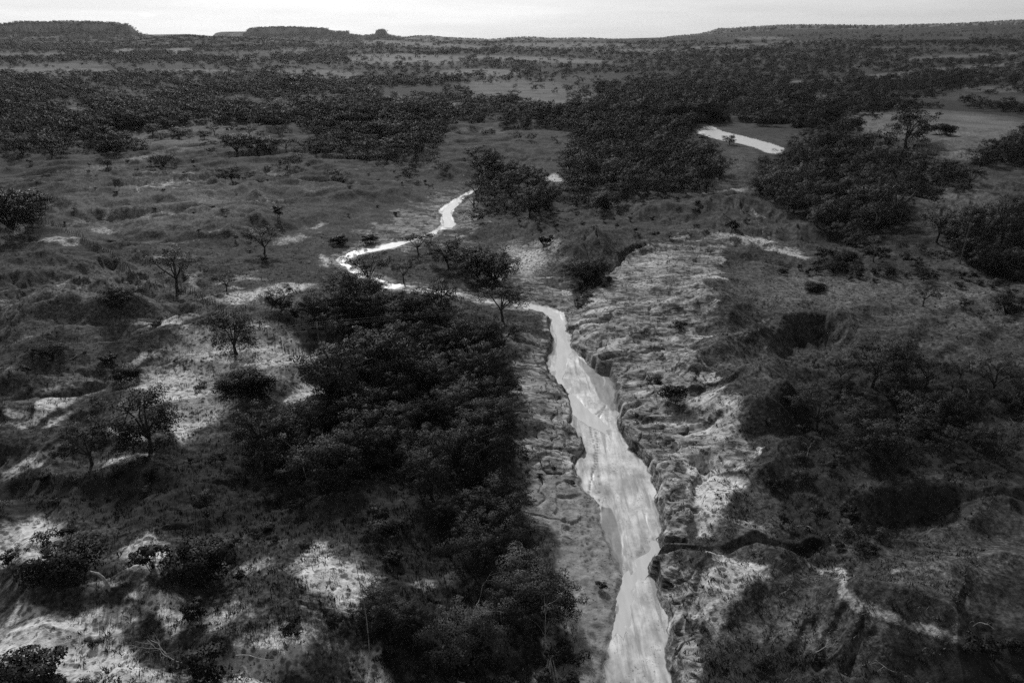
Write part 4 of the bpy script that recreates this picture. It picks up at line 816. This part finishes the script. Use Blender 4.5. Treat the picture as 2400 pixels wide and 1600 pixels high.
def bake(L, lo_of):                                                 # the countless rest as one mesh
    buf = {}
    for t in L: buf.setdefault(lo_of(t), []).append(t)
    out = []; nout = []
    for (base_key), ts in buf.items():
        arr, nar = LOD[base_key]; n_ = len(ts)
        s = np.array([t['s'] for t in ts])[:, None]; c_ = np.cos([t['rot'] for t in ts])[:, None]; n1 = np.sin([t['rot'] for t in ts])[:, None]; st_ = np.array([t['st'] for t in ts])[:, None]
        X = (arr[None, :, 0] * c_ - arr[None, :, 1] * n1) * s + np.array([t['x'] for t in ts])[:, None]; Y = (arr[None, :, 0] * n1 + arr[None, :, 1] * c_) * s + np.array([t['y'] for t in ts])[:, None]
        Z = arr[None, :, 2] * s * st_ + np.array([t['z'] for t in ts])[:, None]
        out.append(np.stack([X, Y, Z], -1).reshape(-1, 3))
        nout.append(np.stack([nar[None, :, 0] * c_ - nar[None, :, 1] * n1, nar[None, :, 0] * n1 + nar[None, :, 1] * c_, np.broadcast_to(nar[None, :, 2], (n_, len(nar)))], -1).reshape(-1, 3))
    return np.concatenate(out), np.concatenate(nout)
LOD = {('t', i, k): TREES[i]['lo'][k] for i in range(len(TREES)) for k in range(3)}; LOD.update({('s', i, k): SHRUBS[i]['lo'][k] for i in range(len(SHRUBS)) for k in range(2)})
V, N_ = bake(mass, lambda t: ('t', t['pat'], 0 if t['px'] > 17 else 1 if t['px'] > 6.5 else 2))
tag(link('distant_woodland', np_mesh('distant_woodland', V, [np.arange(len(V)).reshape(-1, 4)], M_far, False, N_)), 'dark mass of trees covering the plain out to the mesas', 'woodland', kind='stuff')
print('trees', len(solo), 'mass', len(mass), 'verts', len(V))

sh = []
def add_shrub(x, y, z, s, pat, label, where, lone=False):
    dep = y * CP - (z - H) * SP; a, c, _ = proj(np.array(x), np.array(y), np.array(z))
    sh.append(dict(x=x, y=y, z=z, s=s, pat=pat, label=label, where=where, lone=lone, px=SHRUBS[pat]['s'] * 2 * s * F / max(dep, 1), rot=rs.random() * math.tau, st=rs.uniform(.8, 1.15), u=float(a), v=float(c)))
for (u, v, w, lab) in LONE_SHRUB:
    p = at(u, v); dep = p.y * CP - (p.z - H) * SP; pat = int(rs.integers(0, 7)); pat = int(rs.integers(7, 10)) if w * dep / F > 4.5 else pat; add_shrub(p.x, p.y, p.z, w * dep / F / (1.7 * SHRUBS[pat]['s']), pat, lab, None, True)
for (poly, sp_, (a, c), where) in SCRUBS:
    x, y = fill(poly, sp_, rs); d = lookup(GD, x, y); keep = (d > 1) & (fbm(x / 6 + 9, y / 6, 2) > -.25); x, y = x[keep], y[keep]; z = lookup(GZ, x, y)
    for i in range(len(x)): add_shrub(x[i], y[i], z[i], rs.uniform(a, c) * 1.15, int(rs.integers(0, 7)), None, where)
vis = [t for t in sh if -20 < t['u'] < 2372 and t['v'] < 1600]; lone = [t for t in vis if t['lone']]; rest = sorted([t for t in vis if not t['lone']], key=lambda t: -t['px'])
solo = lone + rest[:300 - len(lone)]; mass = rest[300 - len(lone):] + [t for t in sh if not (-20 < t['u'] < 2372 and t['v'] < 1600)]
bywhere = {}
for t in solo:
    if t['where']: bywhere.setdefault(t['where'], []).append(t)
for where, L in bywhere.items():
    for t in L:
        sz = terc(t['px'], [k['px'] for k in L]); row = terc(t['v'], [k['v'] for k in L]); cu_ = terc(t['u'], [k['u'] for k in L])
        kd = ('loose', 'upright', 'spreading', 'rounded', 'compact', 'tall-stemmed', 'wide low')[t['pat']]
        t['label'] = '%s %s dark shrub, %s %s of %s' % (('small', 'middling', 'large')[sz], kd, ('back', 'middle', 'front')[row], ('left', 'centre', 'right')[cu_], where)
for t in solo:
    o = link('shrub', SHRUBS[t['pat']]['me']); k_ = .6 if t['lone'] else random.uniform(.5, 1.5); o.color = (k_, k_, k_, 1); o.location = (t['x'], t['y'], t['z']); o.rotation_euler = (0, 0, t['rot']); o.scale = (t['s'], t['s'], t['s'] * t['st'])
    tag(o, t['label'], 'shrub', 'shrubs of ' + t['where'] if t['where'] else None)
if mass:
    V, N_ = bake(mass, lambda t: ('s', t['pat'], 0 if t['px'] > 10 else 1))
    tag(link('undergrowth', np_mesh('undergrowth', V, [np.arange(len(V)).reshape(-1, 4)], M_shrub, False, N_)), 'low dark bushes scattered between the trees and over the hills', 'undergrowth', kind='stuff')
print('shrubs', len(solo), 'mass', len(mass))

# ------------------------------------------------------------------ grass and tufts as ground cover
def blades(name, x, y, z, hgt, wid, nb_, mat_, label, spread=.18):
    n_ = len(x); k = nb_; X = np.repeat(x, k) + rs.normal(size=n_ * k) * spread; Y = np.repeat(y, k) + rs.normal(size=n_ * k) * spread; Z = np.repeat(z, k) - .06
    a = rs.random(n_ * k) * math.tau; h = np.repeat(hgt, k) * rs.uniform(.5, 1.2, n_ * k); w = wid * rs.uniform(.6, 1.3, n_ * k); le = rs.uniform(.1, .8, n_ * k) * h; b2 = rs.random(n_ * k) * math.tau
    V = np.stack([np.stack([X - np.cos(a) * w, Y - np.sin(a) * w, Z], -1), np.stack([X + np.cos(a) * w, Y + np.sin(a) * w, Z], -1), np.stack([X + np.cos(b2) * le, Y + np.sin(b2) * le, Z + h], -1)], 1).reshape(-1, 3)
    tag(link(name, np_mesh(name, V, [np.arange(len(V)).reshape(-1, 3)], mat_)), label, 'grass', kind='stuff')
N = 150000; r = np.sqrt(rs.uniform(40 ** 2, 190 ** 2, N)); r = 40 + 150 * rs.random(N) ** 1.3; a = rs.uniform(-.72, .72, N); x, y = r * np.sin(a), r * np.cos(a)
d = lookup(GD, x, y); rk_ = lookup(rock, x, y); sa = lookup(sand, x, y); scb = lookup(scrub, x, y); z = lookup(GZ, x, y); pb_ = lookup(pbank, x, y)
cl = fbm(x / 2.2, y / 2.2, 2)
k = (d > 1.0) & (rk_ < .3) & (pb_ < .2) & (rs.random(N) < .35 + .9 * cl - .35 * sa)
blades('dry_grass', x[k], y[k], z[k], rs.uniform(.18, .5, k.sum()), .035, 5, M_grass, 'short dry grass over the hills beside the stream')
N = 90000; r = 40 + 170 * rs.random(N) ** 1.2; a = rs.uniform(-.72, .72, N); x, y = r * np.sin(a), r * np.cos(a)
d = lookup(GD, x, y); rk_ = lookup(rock, x, y); sa = lookup(sand, x, y); scb = lookup(scrub, x, y); z = lookup(GZ, x, y); pb_ = lookup(pbank, x, y); cl = fbm(x / 3.1 + 60, y / 3.1, 3)
k = (d > .8) & (rs.random(N) < np.clip(.10 + .5 * np.maximum(cl, 0) * (sa + .4 * rk_) + .35 * scb - .2 * pb_ - .05 * rk_, 0, .6))
blades('grass_tufts', x[k], y[k], z[k], rs.uniform(.2, .55, k.sum()), .06, 7, M_tuft, 'small dark tufts dotted over sand, rock and grass', .16)

# ------------------------------------------------------------------ fence, poles, cables
FENCE = [(85,500),(110,512),(150,528),(204,560),(235,575),(262,590),(300,622),(345,650),(400,662),(442,672),(470,695),(515,722),(560,738),(600,760),(650,795),(700,826),(752,860)]
P3 = np.array([at(u, v)[:] for u, v in FENCE]); L = np.r_[0, np.cumsum(np.linalg.norm(np.diff(P3, axis=0), axis=1))]
fe = bpy.data.objects.new('wire_fence', None); COL.objects.link(fe); fe.location = tuple(P3[0])
tag(fe, 'old wire fence on crooked wooden posts running down the grass to the utility pole', 'fence')
pm = []
for k in range(3):
    V, Q = tube([(0, 0, -.3), (.02 * k, .01, .7), (.05, -.03 + .03 * k, 1.35 + .12 * k)], [.085, .08, .065], 6); pm.append(np_mesh('post', V, [Q], M_post, True))
tops = []
for i, s in enumerate(np.linspace(0, L[-1], 92)):
    x, y = np.interp(s, L, P3[:, 0]) + random.uniform(-.12, .12), np.interp(s, L, P3[:, 1]) + random.uniform(-.12, .12); z = float(lookup(GZ, np.array([x]), np.array([y]))[0])
    o = link('post', pm[i % 3], fe); o.location = (x - P3[0, 0], y - P3[0, 1], z - P3[0, 2]); o.rotation_euler = (random.uniform(-.1, .1), random.uniform(-.1, .1), random.random() * 6); tops.append((x - P3[0, 0], y - P3[0, 1], z - P3[0, 2]))
tops = np.array(tops); wires = [tube(tops + np.array([0, 0, hh_]), [.012] * len(tops), 3) for hh_ in (.5, .85, 1.2)]
for w_ in wires:
    link('wire', np_mesh('wire', w_[0], [w_[1]], M_cable), fe)
def pole(foot, toph, label, name='utility_pole', arm=1.0):
    e = bpy.data.objects.new(name, None); COL.objects.link(e); e.location = foot; tag(e, label, 'utility pole')
    V, Q = tube([(0, 0, -.6), (0, 0, toph * .5), (0, 0, toph)], [.17, .14, .10], 8); link('shaft', np_mesh('shaft', V, [Q], M_pole, True), e)
    d = np.array([.25, -1, 0]); d /= np.linalg.norm(d); V, Q = tube([d * -arm + (0, 0, toph - .35), d * arm + (0, 0, toph - .35)], [.07, .07], 4); c = link('crossarm', np_mesh('crossarm', V, [Q], M_pole), e)
    V, Q = tube([(0, 0, -.0), (0, 0, .10), (0, 0, .12), (0, 0, .24), (0, 0, .28)], [.05, .05, .09, .09, .03], 8); im = np_mesh('insulator', V, [Q], M_cer, True); pts = []
    for s in (-.9, 0.08, .9):
        o = link('insulator', im, c); o.location = tuple(d * arm * s + (0, 0, toph - .28)); pts.append(Vector(o.location) + Vector(foot) + Vector((0, 0, .26)))
    return pts
pA = at(742, 856); pA_top = None
depA = pA.y * CP - (pA.z - H) * SP; hA = 113 * depA / F / CP * .98
pB = at(2204, 606); depB = pB.y * CP - (pB.z - H) * SP; hB = 88 * depB / F / CP
A_ = pole(pA, hA, 'utility pole with a crossarm standing at the lower end of the wire fence'); B_ = pole(pB, hB, 'tall thin utility pole in front of the wood right of the dark meadow')
pC = U(-330, 960, 4.0); zc = float(lookup(GZ, np.array([pC[0]]), np.array([pC[1]]))[0]); C_ = pole((pC[0], pC[1], zc), hA, 'utility pole past the left picture edge carrying the same cables')
def cable(a, c, sag, label):
    t = np.linspace(0, 1, 40)[:, None]; p = np.array(a) * (1 - t) + np.array(c) * t; p[:, 2] -= (4 * sag * t * (1 - t))[:, 0]
    V, Q = tube(p, [.011] * len(p), 4); tag(link('power_cable', np_mesh('power_cable', V, [Q], M_cable)), label, 'cable', 'cables strung between the utility poles')
for i, nm_ in enumerate(('upper', 'middle', 'lower')):
    cable(A_[2 - i], B_[2 - i], 3.2, nm_ + ' cable hanging across the grove and the stream between the two poles'); cable(C_[2 - i], A_[2 - i], 2.5, nm_ + ' cable running from the fence pole off to the left over the grass slope')

# ------------------------------------------------------------------ dead wood
def limb(p, d, L_, r, rs_, depth=0, out=None, droop=.0, wob_=.2):
    if out is None: out = []
    n_ = 6; pts = [np.array(p, float)]; d = np.array(d, float) / np.linalg.norm(d)
    for i in range(n_):
        d = d + rs_.normal(size=3) * wob_ + np.array([0, 0, -droop]); d /= np.linalg.norm(d); pts.append(pts[-1] + d * L_ / n_)
    out.append(tube(pts, np.linspace(r, r * .35, n_ + 1), 5))
    if depth > 0:
        for k in range(3 if depth > 1 else 2):
            i = rs_.integers(2, n_ + 1); dd = d + rs_.normal(size=3) * .75; limb(pts[i], dd, L_ * rs_.uniform(.4, .65), r * .5, rs_, depth - 1, out, droop)
    return out
def dead(u, v, du, dv, r, label, name='dead_trunk', depth=1, lift=None, seed=0, cat='dead tree', droop=0.0):
    """bleached wood from its foot (u, v) reaching (du, dv) picture units away"""
    p = np.array(at(u, v)); dep = p[1] * CP - (p[2] - H) * SP; mpp = dep / F; rs_ = np.random.default_rng(seed + int(u * 7 + v))
    if lift is None:  # standing: the whole reach is upright in the picture plane
        vec = np.array([du * mpp, 0, -dv * mpp / CP * .98])
    else:             # lying: sideways and along the ground
        vec = np.array([du * mpp, -dv * mpp / max(.3, math.sin(PITCH + math.atan((v - CV) / F))), lift])
    e = name; parts = limb((0, 0, .08 if lift is not None else -.2), vec, np.linalg.norm(vec), r * .62, rs_, depth + (0 if dv < -140 else 1), None, droop, .03 if dv < -200 else .09 if dv < -100 else .2); V, Q = join(parts)
    o = link(e, np_mesh(e, V, [Q], M_dead, True)); o.location = tuple(p); tag(o, label, cat); return o
DEADS = [ # standing
 (849,1505,-4,-330,.09,'tall thin bare trunk standing alone left of the leafy shrub',0),(1252,1500,8,-150,.05,'slim bare curved stem in the thicket near the bottom',1),(2330,1000,4,-70,.09,'forked bleached snag against the dark slope at the right edge',2),(1915,970,-6,-40,.06,'pale forked snag at the left edge of the dark right slope',2),
 (1862,1370,4,-42,.04,'small bare sapling beside the pale ridge',1),(1836,1330,2,-40,.06,'thin bare sapling on the bank of the creek cleft',1),(2230,1440,8,-46,.07,'pale leaning stem above the black pit',1),(2372,1400,-14,-62,.14,'pale trunk at the right picture edge',1),(1855,888,6,-40,.06,'pale stem on the slope below the scooped hollow',0),
 (245,1360,-8,-10,.05,'short stub by the arched trunk',0),(2102,638,-6,-22,.05,'pale forked snag on the edge of the dark meadow',2),(2192,730,2,-36,.05,'bare leaning stem between the meadow trees',0),(2053,745,2,-22,.05,'short bare stump post in the dark meadow',0),(1100,1480,4,-140,.05,'bare stem with a hooked top in the thicket',1),
 (770,1405,6,-60,.04,'dead sapling on the pale soil left of the tall thin trunk',2),(668,1330,6,-50,.04,'dead sapling above the tangle left of the tall trunk',2),(309,1535,-2,-24,.05,'short pale stub left of the fallen tree',0),(375,1508,-8,-26,.05,'crooked pale stub above the fallen tree',0),(278,1592,-2,-60,.04,'thin bare stem at the bottom left',1),(1060,865,-8,-30,.05,'bare forked stem sticking out of the big grove',2),(822,1075,-6,-30,.04,'pale stem at the bottom of the big grove, near its left',0),
 (1148,1010,-2,-24,.04,'short pale stem on the right of the big grove',0),(985,912,2,-22,.04,'pale hooked stem in the middle of the big grove',0)]
for i, (u, v, du, dv, r, lab, dp) in enumerate(DEADS): dead(u, v, du, dv, r, lab, 'dead_tree', dp, None, i)
FALLEN = [(542,1506,105,-16,.09,'long pale fallen log lying on the grass right of the round shrub',1),(445,1522,-120,8,.09,'fallen bleached tree, its bare branches fanned out on pale sand',2),(440,1535,-90,34,.07,'fallen bleached branch below the fanned fallen tree',2),(895,1118,60,24,.06,'straight pale branch beside the small pale clearing',0),(160,826,30,-22,.08,'bent pale branch on the left grass slope',1),
 (820,1458,-48,-6,.12,'stout pale log beside the foot of the tall thin trunk',0),(1200,1540,62,-60,.09,'pale leaning branch pair left of the bundle of stems',1),(600,1010,26,26,.08,'pale fallen branch at the left end of the big grove',0),(2230,850,36,-28,.09,'pale curved branch on the far right slope',0),(2220,915,24,-6,.06,'short pale branch in the dark right slope',1),(1790,1365,30,4,.06,'small pale branch on the tufted mound',0),(1645,1060,10,-24,.04,'thin curved pale stick on the rocks',0),
 (1660,1140,10,-14,.05,'short pale stick on the tufted sand',0),(1715,1190,36,8,.04,'thin pale stick near the creek cleft',0),(1850,1050,30,-10,.05,'pale fork on the ground at the scrub edge',1),(1770,1175,20,14,.05,'pale fallen twig on the scrubby slope',1),(1830,1210,24,-6,.06,'bright broken root on the scrubby slope',2),(340,715,36,-12,.06,'bare pale branch lying on the hollow beside the dark tree',1),(285,1255,60,-18,.05,'thin pale branch on the grass above the large lower shrub',1),(1040,640,30,14,.08,'dark log lying on the bank above the stream',0),(1870,1500,60,-4,.05,'curved pale twig in the rill on the mound',1),(2060,1545,-50,-20,.05,'pale twig near the bottom of the mound',1),(780,540,12,-8,.09,'bright dead bush on the grass above the stream bend',2)]
for i, (u, v, du, dv, r, lab, dp) in enumerate(FALLEN): dead(u, v, du, dv, r, lab, 'fallen_branch', dp, .25, 40 + i, 'dead wood')
# arched trunk
p = np.array(at(252,1352)); dep = p[1] * CP - (p[2] - H) * SP; k_ = dep / F
V, Q = tube([(0,0,-.2),(-3*k_,0,16*k_),(-8*k_,0,34*k_),(-16*k_,0,46*k_),(-26*k_,0,49*k_),(-36*k_,.3,46*k_)], [.17,.16,.15,.13,.1,.05], 6); o = link('dead_tree', np_mesh('dead_tree', V, [Q], M_dead, True)); o.location = tuple(p); tag(o, 'thick pale trunk bent over in an arch among the lower left shrubs', 'dead tree')
# bundle of leaning pale stems at the bottom
p = np.array(at(1262,1572)); dep = p[1] * CP - (p[2] - H) * SP; k_ = dep / F
e = bpy.data.objects.new('dead_tree', None); COL.objects.link(e); e.location = tuple(p); tag(e, 'bundle of bare white stems leaning together at the bottom edge', 'dead tree')
for (bx, by, tx) in [(-12,.4,-4),(4,-.5,-2),(13,.3,0),(22,-.2,6),(-4,.9,2)]:
    V, Q = tube([(bx*k_,by,-.3),((bx*.6+tx*.4)*k_,by*.6,30*k_),(tx*k_,by*.2,80*k_)], [.1,.085,.04], 6); link('stem', np_mesh('stem', V, [Q], M_dead, True), e)

# ------------------------------------------------------------------ the air
m = bpy.data.materials.new('haze'); m.use_nodes = True; n = m.node_tree.nodes; n.clear(); o_ = n.new('ShaderNodeOutputMaterial'); pv = n.new('ShaderNodeVolumePrincipled')
pv.inputs['Color'].default_value = (.9, .9, .9, 1); pv.inputs['Density'].default_value = 1.5e-5; pv.inputs['Anisotropy'].default_value = .3; m.node_tree.links.new(pv.outputs[0], o_.inputs['Volume'])
bx_ = 15500.0; zt = 420.0; zl = float(GZ.min()) - 1.0
V = np.array([(-bx_,-bx_,zl),(bx_,-bx_,zl),(bx_,bx_,zl),(-bx_,bx_,zl),(-bx_,-bx_,zt),(bx_,-bx_,zt),(bx_,bx_,zt),(-bx_,bx_,zt)])
Q = np.array([(0,3,2,1),(4,5,6,7),(0,1,5,4),(1,2,6,5),(2,3,7,6),(3,0,4,7)]); tag(link('haze', np_mesh('haze', V, [Q], m)), 'thin haze lying over the whole plain', 'haze', kind='stuff')
print('ground z', GZ.min(), GZ.max(), NR, NA)
